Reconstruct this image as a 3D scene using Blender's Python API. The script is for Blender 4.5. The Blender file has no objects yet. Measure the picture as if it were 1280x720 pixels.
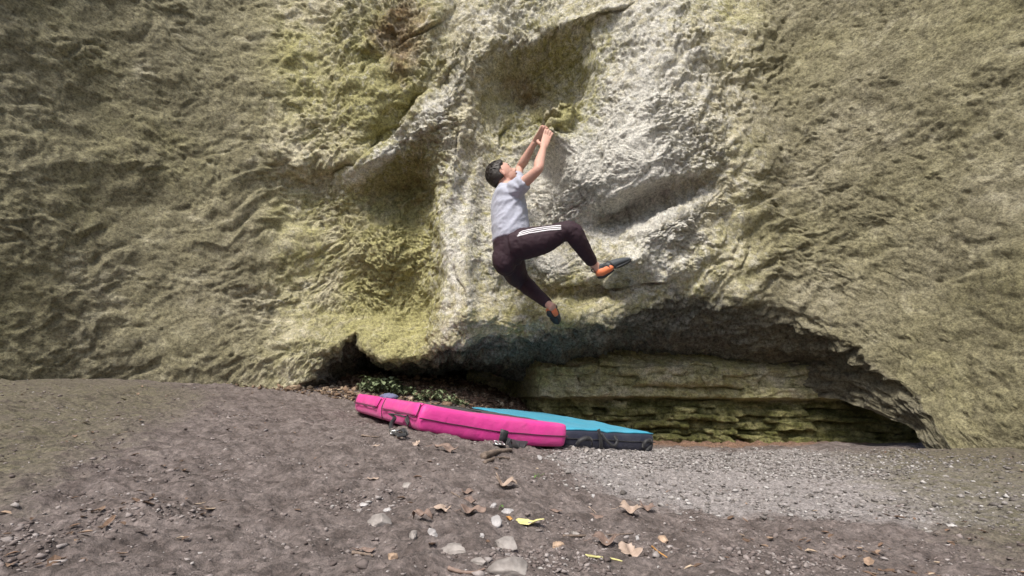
import bpy, bmesh, math, random
import numpy as np
from mathutils import Vector, Matrix
from mathutils.bvhtree import BVHTree
random.seed(7)
RNG = np.random.default_rng(11)
C = bpy.context.scene.collection
PI = math.pi
# ------------------------------------------------------------------ camera
FOC, PITCH, CAMZ = 600.0, math.radians(14), 0.25
CP, SP = math.cos(PITCH), math.sin(PITCH)
cam = bpy.data.cameras.new('camera'); camo = bpy.data.objects.new('camera', cam); C.objects.link(camo)
camo.location = (0, 0, CAMZ); camo.rotation_euler = (PI/2 + PITCH, 0, 0)
cam.sensor_width = 36; cam.lens = 36*FOC/1280; cam.clip_start = 0.02; cam.clip_end = 300
bpy.context.scene.camera = camo

def P(px, py, Y):
    """point of the place seen at photo pixel (px, py) that lies Y metres in front"""
    s = (360-py)/FOC; t = (px-640)/FOC
    k = Y/(CP - SP*s)
    return Vector((t*k, Y, CAMZ + k*(SP + CP*s)))
def pix(X, Y, Z):
    d = Y*CP + (Z-CAMZ)*SP
    d = np.maximum(d, .05)
    return 640 + FOC*X/d, 360 - FOC*((Z-CAMZ)*CP - Y*SP)/d

# ------------------------------------------------------------------ noise
def _hash(ix, iy, iz, seed):
    h = (ix.astype(np.uint32)*np.uint32(374761393) + iy.astype(np.uint32)*np.uint32(668265263)
         + iz.astype(np.uint32)*np.uint32(2147483647 & 1274126177) + np.uint32(seed*362437 & 0x7fffffff))
    h = (h ^ (h >> np.uint32(13)))*np.uint32(1274126177)
    h = (h ^ (h >> np.uint32(16)))*np.uint32(2246822519)
    return (h ^ (h >> np.uint32(15)))
def noise(p, seed=0):
    i = np.floor(p).astype(np.int64); f = p - i
    w = f*f*f*(f*(f*6-15)+10)
    r = np.zeros(len(p))
    for a in (0, 1):
        for b in (0, 1):
            for c in (0, 1):
                h = _hash(i[:,0]+a, i[:,1]+b, i[:,2]+c, seed)
                gx = (h & 1023)/511.5-1; gy = ((h >> 10) & 1023)/511.5-1; gz = ((h >> 20) & 1023)/511.5-1
                d = gx*(f[:,0]-a) + gy*(f[:,1]-b) + gz*(f[:,2]-c)
                ww = (w[:,0] if a else 1-w[:,0])*(w[:,1] if b else 1-w[:,1])*(w[:,2] if c else 1-w[:,2])
                r += ww*d
    return r
def fbm(p, oct=4, seed=0, gain=.5):
    r = 0; a = 1
    for o in range(oct):
        r = r + a*noise(p*(2.03**o)+o*17.3, seed+o); a *= gain
    return r
def ridged(p, oct=4, seed=0, gain=.5):
    r = 0; a = 1
    for o in range(oct):
        r = r + a*(.5-np.abs(noise(p*(2.07**o)+o*9.1, seed+o))*1.6); a *= gain
    return r
def cell(p, seed=0):
    """distances to the two nearest feature points and a value per cell"""
    i = np.floor(p).astype(np.int64)
    d1 = np.full(len(p), 9.); d2 = np.full(len(p), 9.); v = np.zeros(len(p))
    for a in (-1, 0, 1):
        for b in (-1, 0, 1):
            for c in (-1, 0, 1):
                h = _hash(i[:,0]+a, i[:,1]+b, i[:,2]+c, seed)
                q = np.stack([i[:,0]+a+(h & 1023)/1023., i[:,1]+b+((h >> 10) & 1023)/1023., i[:,2]+c+((h >> 20) & 1023)/1023.], 1)
                d = np.linalg.norm(q-p, axis=1)
                m = d < d1
                d2 = np.where(m, d1, np.minimum(d2, d)); v = np.where(m, (h & 255)/255., v); d1 = np.where(m, d, d1)
    return d1, d2, v
def sstep(a, b, x):
    t = np.clip((x-a)/(b-a), 0, 1); return t*t*(3-2*t)

# ------------------------------------------------------------------ objects
def tag(o, label=None, cat=None, group=None, kind=None):
    if label: o['label'] = label
    if cat: o['category'] = cat
    if group: o['group'] = group
    if kind: o['kind'] = kind
    return o
def link(name, me, m=None, parent=None, smooth=True):
    o = bpy.data.objects.new(name, me); C.objects.link(o)
    if m is not None: me.materials.append(m)
    if smooth and len(me.polygons):
        me.polygons.foreach_set('use_smooth', [True]*len(me.polygons))
    if parent: o.parent = parent
    return o
def mesh(name, V, F, m=None, parent=None, smooth=True):
    me = bpy.data.meshes.new(name)
    me.from_pydata([tuple(v) for v in V], [], [tuple(int(i) for i in f) for f in F]); me.update()
    return link(name, me, m, parent, smooth)
def gridmesh(name, Pts, m, attrs=None, parent=None, smooth=True):
    """Pts: rows x cols x 3"""
    R, K, _ = Pts.shape
    me = bpy.data.meshes.new(name)
    me.vertices.add(R*K); me.vertices.foreach_set('co', Pts.reshape(-1).astype(np.float32))
    a = np.arange(R*K).reshape(R, K)
    q = np.stack([a[:-1,:-1], a[:-1,1:], a[1:,1:], a[1:,:-1]], -1).reshape(-1, 4)
    n = len(q)
    me.loops.add(n*4); me.loops.foreach_set('vertex_index', q.reshape(-1).astype(np.int32))
    me.polygons.add(n); me.polygons.foreach_set('loop_start', np.arange(0, n*4, 4, dtype=np.int32))
    me.update(calc_edges=True)
    for k, v in (attrs or {}).items():
        at = me.attributes.new(k, 'FLOAT', 'POINT'); at.data.foreach_set('value', v.reshape(-1).astype(np.float32))
    return link(name, me, m, parent, smooth)
def empty(name, loc, label, cat, group=None):
    o = bpy.data.objects.new(name, None); C.objects.link(o); o.location = loc; o.empty_display_size = .1
    return tag(o, label, cat, group)

# ------------------------------------------------------------------ materials
class NT:
    def __init__(s, name):
        s.m = bpy.data.materials.new(name); s.m.use_nodes = True; s.t = s.m.node_tree; s.t.nodes.clear()
        s.out = s.n('ShaderNodeOutputMaterial'); s.b = s.n('ShaderNodeBsdfPrincipled'); s.l(s.b.outputs[0], s.out.inputs[0])
        s.co = s.n('ShaderNodeTexCoord').outputs['Object']
    def n(s, t, **k):
        x = s.t.nodes.new(t)
        for a, v in k.items(): setattr(x, a, v)
        return x
    def l(s, a, b): s.t.links.new(a, b)
    def noise(s, scale, detail=6, rough=.6, vec=None, dist=0):
        x = s.n('ShaderNodeTexNoise'); x.inputs['Scale'].default_value = scale; x.inputs['Detail'].default_value = detail
        x.inputs['Roughness'].default_value = rough; x.inputs['Distortion'].default_value = dist
        s.l(vec or s.co, x.inputs['Vector']); return x.outputs['Fac']
    def vor(s, scale, feat='F1', vec=None):
        x = s.n('ShaderNodeTexVoronoi', feature=feat); x.inputs['Scale'].default_value = scale
        s.l(vec or s.co, x.inputs['Vector']); return x
    def ramp(s, f, stops):
        x = s.n('ShaderNodeValToRGB'); e = x.color_ramp.elements
        while len(e) < len(stops): e.new(.5)
        for i, (p, c) in enumerate(stops):
            e[i].position = p; e[i].color = (c, c, c, 1) if isinstance(c, (int, float)) else (*c, 1)
        s.l(f, x.inputs[0]); return x.outputs[0]
    def mix(s, f, a, b, mode='MIX'):
        x = s.n('ShaderNodeMix', data_type='RGBA', blend_type=mode)
        for v, i in ((f, 0), (a, 6), (b, 7)):
            if isinstance(v, (int, float)): x.inputs[i].default_value = v if i == 0 else (v, v, v, 1)
            elif isinstance(v, tuple): x.inputs[i].default_value = (*v, 1)
            else: s.l(v, x.inputs[i])
        return x.outputs[2]
    def math(s, op, a, b=0.):
        x = s.n('ShaderNodeMath', operation=op)
        for v, i in ((a, 0), (b, 1)):
            if isinstance(v, (int, float)): x.inputs[i].default_value = v
            else: s.l(v, x.inputs[i])
        return x.outputs[0]
    def attr(s, name):
        return s.n('ShaderNodeAttribute', attribute_name=name).outputs['Fac']
    def bump(s, h, strength=.5, dist=.01, prev=None):
        x = s.n('ShaderNodeBump'); x.inputs['Strength'].default_value = strength; x.inputs['Distance'].default_value = dist
        s.l(h, x.inputs['Height'])
        if prev is not None: s.l(prev, x.inputs['Normal'])
        return x.outputs[0]
    def end(s, col, rough=.8, nrm=None, **k):
        for v, i in ((col, 'Base Color'), (rough, 'Roughness')):
            if isinstance(v, (int, float)): s.b.inputs[i].default_value = v
            elif isinstance(v, tuple): s.b.inputs[i].default_value = (*v, 1)
            else: s.l(v, s.b.inputs[i])
        if nrm is not None: s.l(nrm, s.b.inputs['Normal'])
        for a, v in k.items(): s.b.inputs[a.replace('_', ' ')].default_value = v
        return s.m

def rock_material():
    t = NT('limestone')
    n1 = t.noise(2.2, 5, .6); n2 = t.noise(9, 8, .65); n3 = t.noise(38, 6, .7); n4 = t.noise(5, 6, .6, dist=1.2)
    base = t.mix(t.ramp(n2, [(.34, 0.), (.66, 1.)]), (.38, .34, .21), (.72, .665, .49))
    # yellow green algae film
    al = t.math('ADD', t.attr('algae'), t.math('MULTIPLY', t.math('SUBTRACT', n4, .5), 1.5))
    base = t.mix(t.ramp(al, [(.25, 0.), (.8, .85)]), base, t.mix(n3, (.235, .214, .075), (.56, .53, .23)))
    # chalk white bloom; beside the climber also painted-in sunlight
    wh = t.math('ADD', t.attr('white'), t.math('MULTIPLY', t.math('SUBTRACT', t.noise(14, 8, .7, dist=.6), .5), 2.6))
    base = t.mix(t.ramp(wh, [(.35, 0.), (.9, .85)]), base, (.76, .74, .69))
    # rusty brown stain
    ru = t.math('ADD', t.attr('rust'), t.math('MULTIPLY', t.math('SUBTRACT', t.noise(6, 6, .65), .5), 1.2))
    base = t.mix(t.ramp(ru, [(.35, 0.), (.95, .75)]), base, t.mix(n3, (.13, .065, .03), (.33, .18, .08)))
    # dark grey tone: roof shade painted on the underside, darker patches in hollows
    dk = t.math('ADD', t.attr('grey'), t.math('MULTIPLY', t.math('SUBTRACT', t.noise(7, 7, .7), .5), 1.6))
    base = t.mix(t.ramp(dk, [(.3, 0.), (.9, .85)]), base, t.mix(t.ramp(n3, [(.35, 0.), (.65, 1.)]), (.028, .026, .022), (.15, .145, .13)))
    ms = t.math('ADD', t.attr('mossy'), t.math('MULTIPLY', t.math('SUBTRACT', t.noise(8, 6, .65), .5), 2.2))
    base = t.mix(t.ramp(ms, [(.3, 0.), (.8, .9)]), base, t.mix(n3, (.045, .05, .012), (.17, .17, .04)))
    ol = t.math('ADD', t.attr('coat'), t.math('MULTIPLY', t.math('SUBTRACT', n4, .5), 1.2))
    base = t.mix(t.ramp(ol, [(.25, 0.), (.85, .85)]), base, t.mix(n3, (.15, .13, .08), (.27, .245, .165)))
    # fine speckle: lichen dots and pitted dirt
    sp = t.ramp(n3, [(.32, .5), (.5, 1.), (.68, 1.3)])
    base = t.mix(1., base, sp, 'MULTIPLY')
    pv = t.ramp(t.noise(85, 5, .75), [(.34, .5), (.5, 1.), (.66, 1.3)])
    base = t.mix(.9, base, pv, 'MULTIPLY')
    v = t.vor(30, 'DISTANCE_TO_EDGE').outputs[0]
    nb = t.bump(n3, .9, .035); nb = t.bump(t.noise(110, 5, .75), .8, .010, nb)
    return t.end(base, .93, nb)
def soil_material():
    t = NT('trodden_soil')
    n1 = t.noise(1.6, 5); n2 = t.noise(14, 8, .65); n3 = t.noise(70, 6, .75); n4 = t.noise(240, 3, .6)
    base = t.mix(t.ramp(n2, [(.35, 0.), (.65, 1.)]), (.082, .064, .058), (.192, .160, .150))
    gr = t.math('ADD', t.attr('gravelly'), t.math('MULTIPLY', t.math('SUBTRACT', n2, .5), 1.1))
    base = t.mix(t.ramp(gr, [(.3, 0.), (.8, 1.)]), base, t.mix(n3, (.19, .17, .165), (.31, .285, .28)))
    li = t.math('ADD', t.attr('litter'), t.math('MULTIPLY', t.math('SUBTRACT', n2, .5), 1.3))
    base = t.mix(t.ramp(li, [(.3, 0.), (.9, .9)]), base, t.mix(n3, (.09, .05, .03), (.28, .165, .11)))
    mo = t.math('ADD', t.attr('moss'), t.math('MULTIPLY', t.math('SUBTRACT', n2, .5), 1.2))
    base = t.mix(t.ramp(mo, [(.3, 0.), (.8, .9)]), base, t.mix(n3, (.07, .062, .035), (.15, .135, .085)))
    base = t.mix(.9, base, t.ramp(n3, [(.34, .45), (.5, 1.), (.66, 1.6)]), 'MULTIPLY')
    base = t.mix(.6, base, t.ramp(n4, [(.3, .7), (.5, 1.), (.7, 1.3)]), 'MULTIPLY')
    nb = t.bump(n3, .7, .012); nb = t.bump(n4, .5, .003, nb)
    return t.end(base, .95, nb)
def stone_material(name, a, b, sc=40):
    t = NT(name)
    oi = t.n('ShaderNodeObjectInfo')
    n = t.noise(sc, 6, .7); g = t.noise(9, 3)
    base = t.mix(t.ramp(n, [(.3, 0.), (.7, 1.)]), a, b)
    base = t.mix(1., base, t.ramp(g, [(.3, .7), (.7, 1.25)]), 'MULTIPLY')
    return t.end(base, .9, t.bump(n, .5, .004))
def leaf_material(name, a, b):
    t = NT(name)
    n = t.noise(45, 5, .6); base = t.mix(t.ramp(n, [(.3, 0.), (.7, 1.)]), a, b)
    w = t.noise(220, 3, .5)
    return t.end(base, .7, t.bump(w, .4, .002))
def cloth_material(name, col, var=.12, rough=.85, weave=700, wrinkle=.0, sheen=.1, dust=0.):
    t = NT(name)
    n = t.noise(9, 5, .6); f = t.noise(weave, 2, .5)
    c = t.mix(1., col, t.ramp(n, [(.3, 1-var), (.7, 1+var)]), 'MULTIPLY')
    c = t.mix(.5, c, t.ramp(f, [(.35, .82), (.65, 1.15)]), 'MULTIPLY')
    if dust: c = t.mix(t.ramp(t.noise(5.5, 7, .72, dist=.7), [(.46, 0.), (.74, dust)]), c, (.42, .37, .33))
    nb = t.bump(f, .3, .0015)
    if wrinkle: nb = t.bump(t.noise(16, 4, .5, dist=.8), wrinkle, .02, nb)
    return t.end(c, rough, nb, Sheen_Weight=sheen)
def skin_material():
    t = NT('skin')
    n = t.noise(26, 4, .6); f = t.noise(8, 3, .5)
    c = t.mix(n, (.50, .29, .225), (.61, .39, .315))
    c = t.mix(t.ramp(f, [(.4, 0.), (.75, .5)]), c, (.56, .25, .19))
    return t.end(c, .62, t.bump(t.noise(60, 4), .25, .004), Subsurface_Weight=.08)
M = {}
M['rock'] = rock_material(); M['soil'] = soil_material()
M['gravel'] = stone_material('gravel_limestone', (.25, .23, .22), (.55, .53, .51))
M['stone'] = stone_material('field_stone', (.17, .15, .14), (.36, .33, .31))
M['stone_tan'] = stone_material('tan_stone', (.28, .19, .13), (.5, .37, .27))
M['stone_pale'] = stone_material('pale_stone', (.28, .265, .265), (.50, .48, .475))
M['leaf_brown'] = leaf_material('dry_leaf_brown', (.13, .09, .075), (.29, .205, .165))
M['leaf_tan'] = leaf_material('dry_leaf_tan', (.29, .215, .165), (.46, .36, .30))
M['leaf_yellow'] = leaf_material('dry_leaf_yellow', (.50, .46, .17), (.68, .64, .32))
M['leaf_orange'] = leaf_material('dry_leaf_orange', (.42, .20, .06), (.55, .30, .10))
M['green'] = leaf_material('fresh_green_leaf', (.05, .11, .02), (.13, .24, .05))
M['weed'] = leaf_material('dusty_green_leaf', (.10, .135, .065), (.24, .285, .16))
M['twig'] = stone_material('dead_wood', (.10, .075, .06), (.26, .20, .16), 90)
M['pink'] = cloth_material('pink_nylon', (.66, .04, .28), .07, .6, 900, .25, dust=.14)
M['pinkdark'] = cloth_material('pink_piping', (.10, .012, .05), .1, .7)
M['blue'] = cloth_material('blue_nylon', (.04, .31, .46), .10, .65, 900, .25, dust=.15)
M['navy'] = cloth_material('navy_nylon', (.017, .020, .042), .15, .6, 900, .35, dust=.08)
M['charcoal'] = cloth_material('charcoal_nylon', (.05, .048, .052), .1, .7, 900, .2)
M['black'] = cloth_material('black_webbing', (.018, .018, .021), .15, .6, 300)
M['metal'] = NT('steel_buckle').end((.5, .5, .5), .35, None, Metallic=.9)
M['shirt'] = cloth_material('grey_cotton', (.40, .415, .50), .06, .9, 500, .22)
M['trouser'] = cloth_material('dark_plum_polyester', (.027, .010, .018), .12, .8, 800, .3, sheen=0.)
M['white'] = cloth_material('white_stripe', (.75, .74, .78), .04, .7)
M['skin'] = skin_material()
M['hair'] = None
M['greycloth'] = cloth_material('blue_grey_cloth', (.12, .13, .22), .2, .9)
def hair_material():
    t = NT('dark_brown_hair')
    mp = t.n('ShaderNodeMapping'); mp.inputs['Scale'].default_value = (60, 200, 200); t.l(t.co, mp.inputs[0])
    n = t.noise(1., 4, .6, mp.outputs[0])
    return t.end(t.mix(n, (.008, .006, .005), (.035, .026, .021)), .5, t.bump(n, .6, .004))
M['hair'] = hair_material()
M['eye'] = NT('eye_dark').end((.03, .02, .015), .2)
M['lips'] = NT('lip').end((.42, .16, .13), .5)
M['shoe'] = cloth_material('grey_shoe_leather', (.05, .058, .066), .15, .55, 300)
M['rubber'] = NT('black_rubber').end((.022, .024, .027), .55)
M['orange'] = cloth_material('orange_shoe_leather', (.72, .20, .08), .1, .6, 300)

# ------------------------------------------------------------------ ground height
GA = [(640,720,.8,0),(438,720,.8,0),(842,720,.8,0),(640,655,1.15,0),(440,640,1.2,0),(842,690,1.1,0),(640,600,1.6,0),(500,590,1.6,0),(740,617,1.62,0),
      (842,650,1.45,0),(842,600,2.2,0),(770,575,2.5,0),(560,566,2.0,0),(524,541,2.25,0),(640,558,2.5,0),(707,562,2.65,0),(817,567,3.02,0),(441,516,3.45,0),(438,560,1.9,0),
      (438,476,4.5,0),(520,484,4.4,0),(600,500,4.3,0),(842,556,4.3,0)]
G = [tuple(P(a, b, c)) for a, b, c, _ in GA]
G += [(-.3, 6.2, .62), (1.5, 6.2, -.05), (-2.5, 5.5, .75), (0, -.5, 0), (-3, 0, .12), (3, 0, .0), (0, -4, 0), (-3, 2.5, .35), (3, 2.5, .02), (-1.4, 1.6, .13), (1.5, 1.5, -.08),
      (-.3, 3.6, .13), (.26, 4.25, .05), (.9, 4.0, -.04), (-6, 6, .9), (6, 6, .2), (-6, -4, 0), (6, -4, 0)]
G = np.array(G)
def _phi(r): return np.sqrt(r*r + .15**2)
_D = _phi(np.linalg.norm(G[:,None,:2]-G[None,:,:2], axis=2)); _n = len(G)
_A = np.zeros((_n+3, _n+3)); _A[:_n,:_n] = _D + 0*np.eye(_n); _A[:_n,_n] = 1; _A[:_n,_n+1:] = G[:,:2]; _A[_n,:_n] = 1; _A[_n+1:,:_n] = G[:,:2].T
_W = np.linalg.solve(_A, np.concatenate([G[:,2], [0,0,0]]))
def hbase(X, Y):
    X = np.asarray(X, float).ravel(); Y = np.asarray(Y, float).ravel()
    xc = np.clip(X, -6, 6); yc = np.clip(Y, -4, 6.5)
    r = _phi(np.sqrt((xc[:,None]-G[None,:,0])**2 + (yc[:,None]-G[None,:,1])**2))
    return r@_W[:_n] + _W[_n] + xc*_W[_n+1] + yc*_W[_n+2]
def gravel_mask(X, Y):
    px, py = pix(X, Y, 0*X)
    n = .22*fbm(np.stack([X*2.2, Y*2.2, 0*X+9], 1), 3, 19)
    a = sstep(-.05, .30, X - .06 - .12*np.maximum(Y-2, 0) + n)*sstep(1.45, 1.75, Y + .5*n - .16*np.clip(.6-X, -1, .6))*sstep(3.9, 3.4, Y + n)*sstep(2.9, 1.6, X)
    return a
def hground(X, Y):
    X = np.asarray(X, float).ravel(); Y = np.asarray(Y, float).ravel()
    z = hbase(X, Y) + 5*sstep(-5, -24, Y) + 2.5*sstep(6, 14, np.abs(X))  # unseen rise behind the camera, added to block low sky light
    p = np.stack([X, Y, 0*X], 1)
    g = gravel_mask(X, Y)
    near = np.clip(1.6 - .0*Y, 0, 2)
    z = z + .030*fbm(p*2.3, 3, 3) + .024*fbm(p*8, 3, 5)*(1-.6*g) + .011*fbm(p*24, 4, 6, .6) + .005*ridged(p*75, 2, 7)
    d1, d2, v = cell(np.stack([X*30, Y*30, 0*X+.5], 1), 4)
    z = z + .006*np.clip(.45-d1, 0, 1)*(v > .45)
    z = z + .035*sstep(3.9, 4.6, Y)*np.abs(fbm(p*6, 3, 15))*2
    return z
def spaced(segs):
    out = []
    for a, b, n in segs: out.append(np.linspace(a, b, n, endpoint=False))
    return np.concatenate(out + [[segs[-1][1]]])
gx = spaced([(-40, -6, 20), (-6, -2.4, 60), (-2.4, -1.1, 130), (-1.1, 1.1, 440), (1.1, 2.4, 130), (2.4, 6, 60), (6, 40, 20)])
gy = spaced([(-40, -4, 20), (-4, .5, 60), (.5, 1.6, 300), (1.6, 3, 230), (3, 5.2, 200), (5.2, 7, 40), (7, 40, 20)])
GX, GY = np.meshgrid(gx, gy)
GZ = hground(GX, GY).reshape(GX.shape)
moss = .75*np.clip(sstep(-3, -7, GY) + sstep(.9, 1.5, np.abs(GX)/np.maximum(GY*.35+.45, .3))*.9, 0, 1)*sstep(4.2, 3, GY)
pxg, pyg = pix(GX, GY, GZ)
gravelly = gravel_mask(GX.ravel(), GY.ravel()).reshape(GX.shape)*.95
litter = sstep(3.9, 4.3, GY)*1.0
ground = gridmesh('ground', np.stack([GX, GY, GZ], -1), M['soil'], {'gravelly': gravelly, 'litter': litter, 'moss': moss})
tag(ground, kind='structure')

# ------------------------------------------------------------------ cliff
LIPX = [250, 310, 360, 405, 436, 458, 480, 520, 560, 620, 700, 780, 842, 900, 980, 1120, 1260]
LIPY = [640, 600, 520, 440, 410, 440, 450, 444, 430, 413, 402, 376, 352, 354, 368, 470, 640]
# sculpted swellings (negative) and hollows (positive): pixel centre, half sizes, tilt in degrees, metres
FEAT = [
 (850, 140, 95, 190, 0, -.36), (800, 60, 60, 90, 0, -.12), (780, 210, 60, 45, -15, -.14),
 (655, 95, 60, 34, -20, .05), (640, 70, 60, 40, -35, .06),
 (690, 40, 55, 14, -25, -.10), (735, 25, 60, 10, -28, -.07), (722, 44, 45, 6, -28, .07),
 (570, 300, 26, 110, 0, -.14), (556, 190, 26, 50, 15, -.12), (600, 350, 34, 60, 0, -.06), (560, 395, 60, 30, 0, -.07),
 (503, 232, 32, 36, -25, .13), (420, 252, 90, 26, 0, .08), (522, 310, 16, 90, 0, .13), (425, 370, 80, 50, 0, .16), (515, 395, 22, 36, 0, .12),
 (478, 318, 30, 34, 0, -.12), (450, 220, 36, 18, -30, -.14), (500, 178, 44, 18, -38, -.14), (548, 125, 44, 20, -48, -.13), (590, 70, 44, 24, -45, -.12),
 (508, 140, 38, 7, -42, .16), (552, 88, 32, 5, -42, .13), (478, 168, 24, 9, -30, .10), (480, 60, 40, 60, 0, -.10), (450, 110, 22, 50, 0, -.06), (505, 60, 18, 16, -30, .08),
 (545, 20, 14, 34, 12, -.10), (560, 26, 12, 34, 20, .07), (462, 75, 14, 12, -45, .10), (493, 45, 22, 5, -42, .07),
 (715, 235, 42, 50, 0, -.13), (788, 268, 76, 11, -22, .29), (722, 300, 40, 16, -12, .12), (800, 300, 64, 20, -24, -.15), (820, 340, 50, 24, -10, -.04),
 (688, 330, 17, 13, 0, -.10), (720, 335, 12, 20, 0, .08), (735, 365, 30, 10, 0, .10), (665, 368, 30, 14, 0, .08), (785, 360, 50, 10, -8, .07),
 (640, 240, 40, 70, 0, .10), (600, 130, 50, 50, 0, -.05), (665, 270, 10, 50, 0, .12), (623, 130, 10, 60, 8, .03),
 (740, 395, 110, 14, -5, -.05), (650, 395, 50, 12, 0, -.06)]
# the holds, footholds and what must stay clear of the climber: pixel, depth, radius in pixels
HOLDS = [(698, 185, 3.42, 20), (722, 200, 3.44, 26), (688, 166, 3.38, 10), (668, 215, 3.92, 26), (651, 352, 3.98, 26), (790, 326, 3.38, 14), (703, 402, 3.62, 16), (650, 300, 3.85, 34), (735, 300, 3.70, 22), (715, 330, 3.78, 26)]
def face_depth(px, py):
    D = 3.86 + 0*px
    pxo, pyo = px, py
    D += .10*(py-200)/200*(py > 200)*0
    D -= .10*sstep(260, 0, py)            # the wall leans out towards the top
    for cx, cy, sx, sy, an, am in FEAT:
        a = math.radians(an); dx = px-cx; dy = py-cy
        u = (dx*math.cos(a)+dy*math.sin(a))/sx; v = (-dx*math.sin(a)+dy*math.cos(a))/sy
        D += am*np.exp(-.5*(u*u+v*v)**1.25)
    # sharp right rim of the big hollow
    rim = np.interp(py, [0, 40, 80, 120, 150, 175], [775, 752, 734, 732, 718, 690])
    D += .06*sstep(6, -8, px-rim)*sstep(30, 70, py)*sstep(185, 150, py)*np.exp(-((px-690)/55.)**2)
    yb = np.interp(px, [585, 610, 640, 670, 692, 712, 728, 738], [150, 160, 164, 158, 152, 142, 122, 90])
    win = sstep(585, 640, px)*sstep(748, 722, px)
    D += .30*win*sstep(38, 118, py + (px-690)*.10)*sstep(yb+20, yb-6, py)
    D += .07*np.exp(-((px-668)/34)**2-((py-125)/14)**2)
    # sharp left rim of the fluted rib
    rb = 541 + 5*np.sin(py/23.) + 3*np.sin(py/9.)
    D += .16*sstep(4, -6, px-rb)*sstep(195, 235, py)*sstep(425, 385, py)
    D += .034*np.sin((px+.12*py)/5.6+.8*np.sin(py/37.))*np.exp(-((px-585)/28)**2)*sstep(150, 210, py)*sstep(420, 380, py)
    for hx, hy, hd, hr in HOLDS:
        w = np.exp(-.5*(((px-hx)**2+(py-hy)**2)/hr**2)**1.3)
        D = D*(1-w) + hd*w
    return D
# plan of the foot of the cliff: straight in the middle, bending forward on both sides
step = []
def plan():
    pts = []; x, y = 0., 0.
    s = 0.; L = []
    half = []
    while s < 6.2:
        st = .0085 if s < 1.75 else (.0115 if s < 3.9 else .06)
        ang = math.radians(56)*float(sstep(1.6, 3.4, np.array(s)))
        half.append((x, y, s)); x += st*math.cos(ang); y -= st*math.sin(ang); s += st
    h = np.array(half)
    left = h[1:][::-1]*np.array([-1, 1, -1])
    return np.concatenate([left, h])
PL = plan(); ncol = len(PL)
XB, YB, SB = PL[:,0], PL[:,1], PL[:,2]
ycen = 3.8
pxc, _ = pix(XB, ycen+YB, 0*XB+1.0)
lip_py = np.interp(pxc, LIPX, LIPY)
s_ = (360-lip_py)/FOC
dl = ycen + YB - .08
zl = CAMZ + dl*(SP+CP*s_)/(CP-SP*s_)
zl = zl + (-.6-zl)*sstep(2.6, 3.8, np.abs(SB))
zl = np.clip(zl, -.6, 3)
NF = 560; NR = 130; NB = 40
tt = np.linspace(0, 1, NF)**1.0
ztop = 7.0
# rows: dense in the visible part, coarse above
zup = np.concatenate([np.linspace(ztop, 5.0, 40, endpoint=False), np.linspace(5.0, 2.7, 225, endpoint=False)])
tl = np.linspace(1, 0, NF-265)[:,None]
Zf = np.concatenate([np.repeat(zup[:,None], ncol, 1), zl[None,:] + tl*(2.7-zl[None,:])], 0)
Xf = np.repeat(XB[None,:], NF, 0)
Yf = ycen + YB[None,:] + 0*Zf
blend = np.where(SB > 0, sstep(3.0, 2.0, SB), sstep(2.6, 1.6, -SB))[None,:]
for it in range(5):
    px, py = pix(Xf, Yf, Zf)
    D = face_depth(px, py)
    sc = sstep(6.5, 4.6, Zf)
    Yf = ycen + YB[None,:] + (D-ycen)*blend*(.3+.7*sc)
    for _ in range(4 if it < 4 else 9):
        Yf[1:-1] = .5*Yf[1:-1] + .25*(Yf[:-2]+Yf[2:]); Yf[:,1:-1] = .5*Yf[:,1:-1] + .25*(Yf[:,:-2]+Yf[:,2:])
Yf += .25*sstep(4.2, 7, Zf)*2
rows = [np.stack([Xf, Yf, Zf], -1)]
# the underside: runs back and slightly down, then the dark back of the cave
Xl, Yl, Zl = Xf[-1], Yf[-1], Zf[-1]
sideb = blend[0]
for k in range(1, NR+1):
    t = k/NR
    yy = Yl + (1.25*t**1.15)*sideb + .0
    yb = Yl + 1.25*sideb
    sb_ = (360-np.interp(pxc, [440, 460, 520, 600, 650, 700, 842, 960], [440, 450, 457, 464, 470, 462, 456, 470]))/FOC
    zb = CAMZ + yb*(SP+CP*sb_)/(CP-SP*sb_)
    drop = np.maximum(Zl - zb, .02)*sideb
    zz = Zl - drop*t**.62
    rows.append(np.stack([Xl*(1+.0*t), yy, zz], -1)[None])
zr = rows[-1][0,:,2]; yr = rows[-1][0,:,1]
for k in range(1, NB+1):
    t = k/NB
    yy = yr + (1.0*t)*sideb
    zz = zr + (.28*math.sin(min(t*1.6, 1)*PI/2) - 1.6*max(0, t-.6)**1*1.2)*sideb - (1-sideb)*.2*t
    rows.append(np.stack([Xl, yy, zz], -1)[None])
CL = np.concatenate(rows, 0)
# soften the break at the lip
for _ in range(45):
    a = NF-34; b = NF+NR+6
    CL[a:b] = .5*CL[a:b] + .25*(CL[a-1:b-1]+CL[a+1:b+1])
def grid_normals(Pg):
    du = np.gradient(Pg, axis=1); dv = np.gradient(Pg, axis=0)
    n = np.cross(du, dv); n /= np.linalg.norm(n, axis=2, keepdims=True)+1e-9
    return n
N = grid_normals(CL)
if N[200, ncol//2, 1] > 0: N = -N
shape = CL.shape[:2]
p = CL.reshape(-1, 3)
pxr, pyr = pix(p[:,0], p[:,1], p[:,2])
q = p + .12*np.stack([fbm(p*2, 2, 40), fbm(p*2, 2, 42), fbm(p*2, 2, 44)], 1)
sideamt = 1 - np.repeat(sideb[None,:], shape[0], 0).reshape(-1)
rough = .30 + 1.15*np.clip(.5+1.5*fbm(p*1.5, 2, 60), 0, 1)
disp = .070*fbm(q*np.array([1.7, 1.7, 1.5]), 3, 21)*(1-.0*sideamt)
disp += .30*sideamt*fbm(p*.8, 2, 77)
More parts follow.
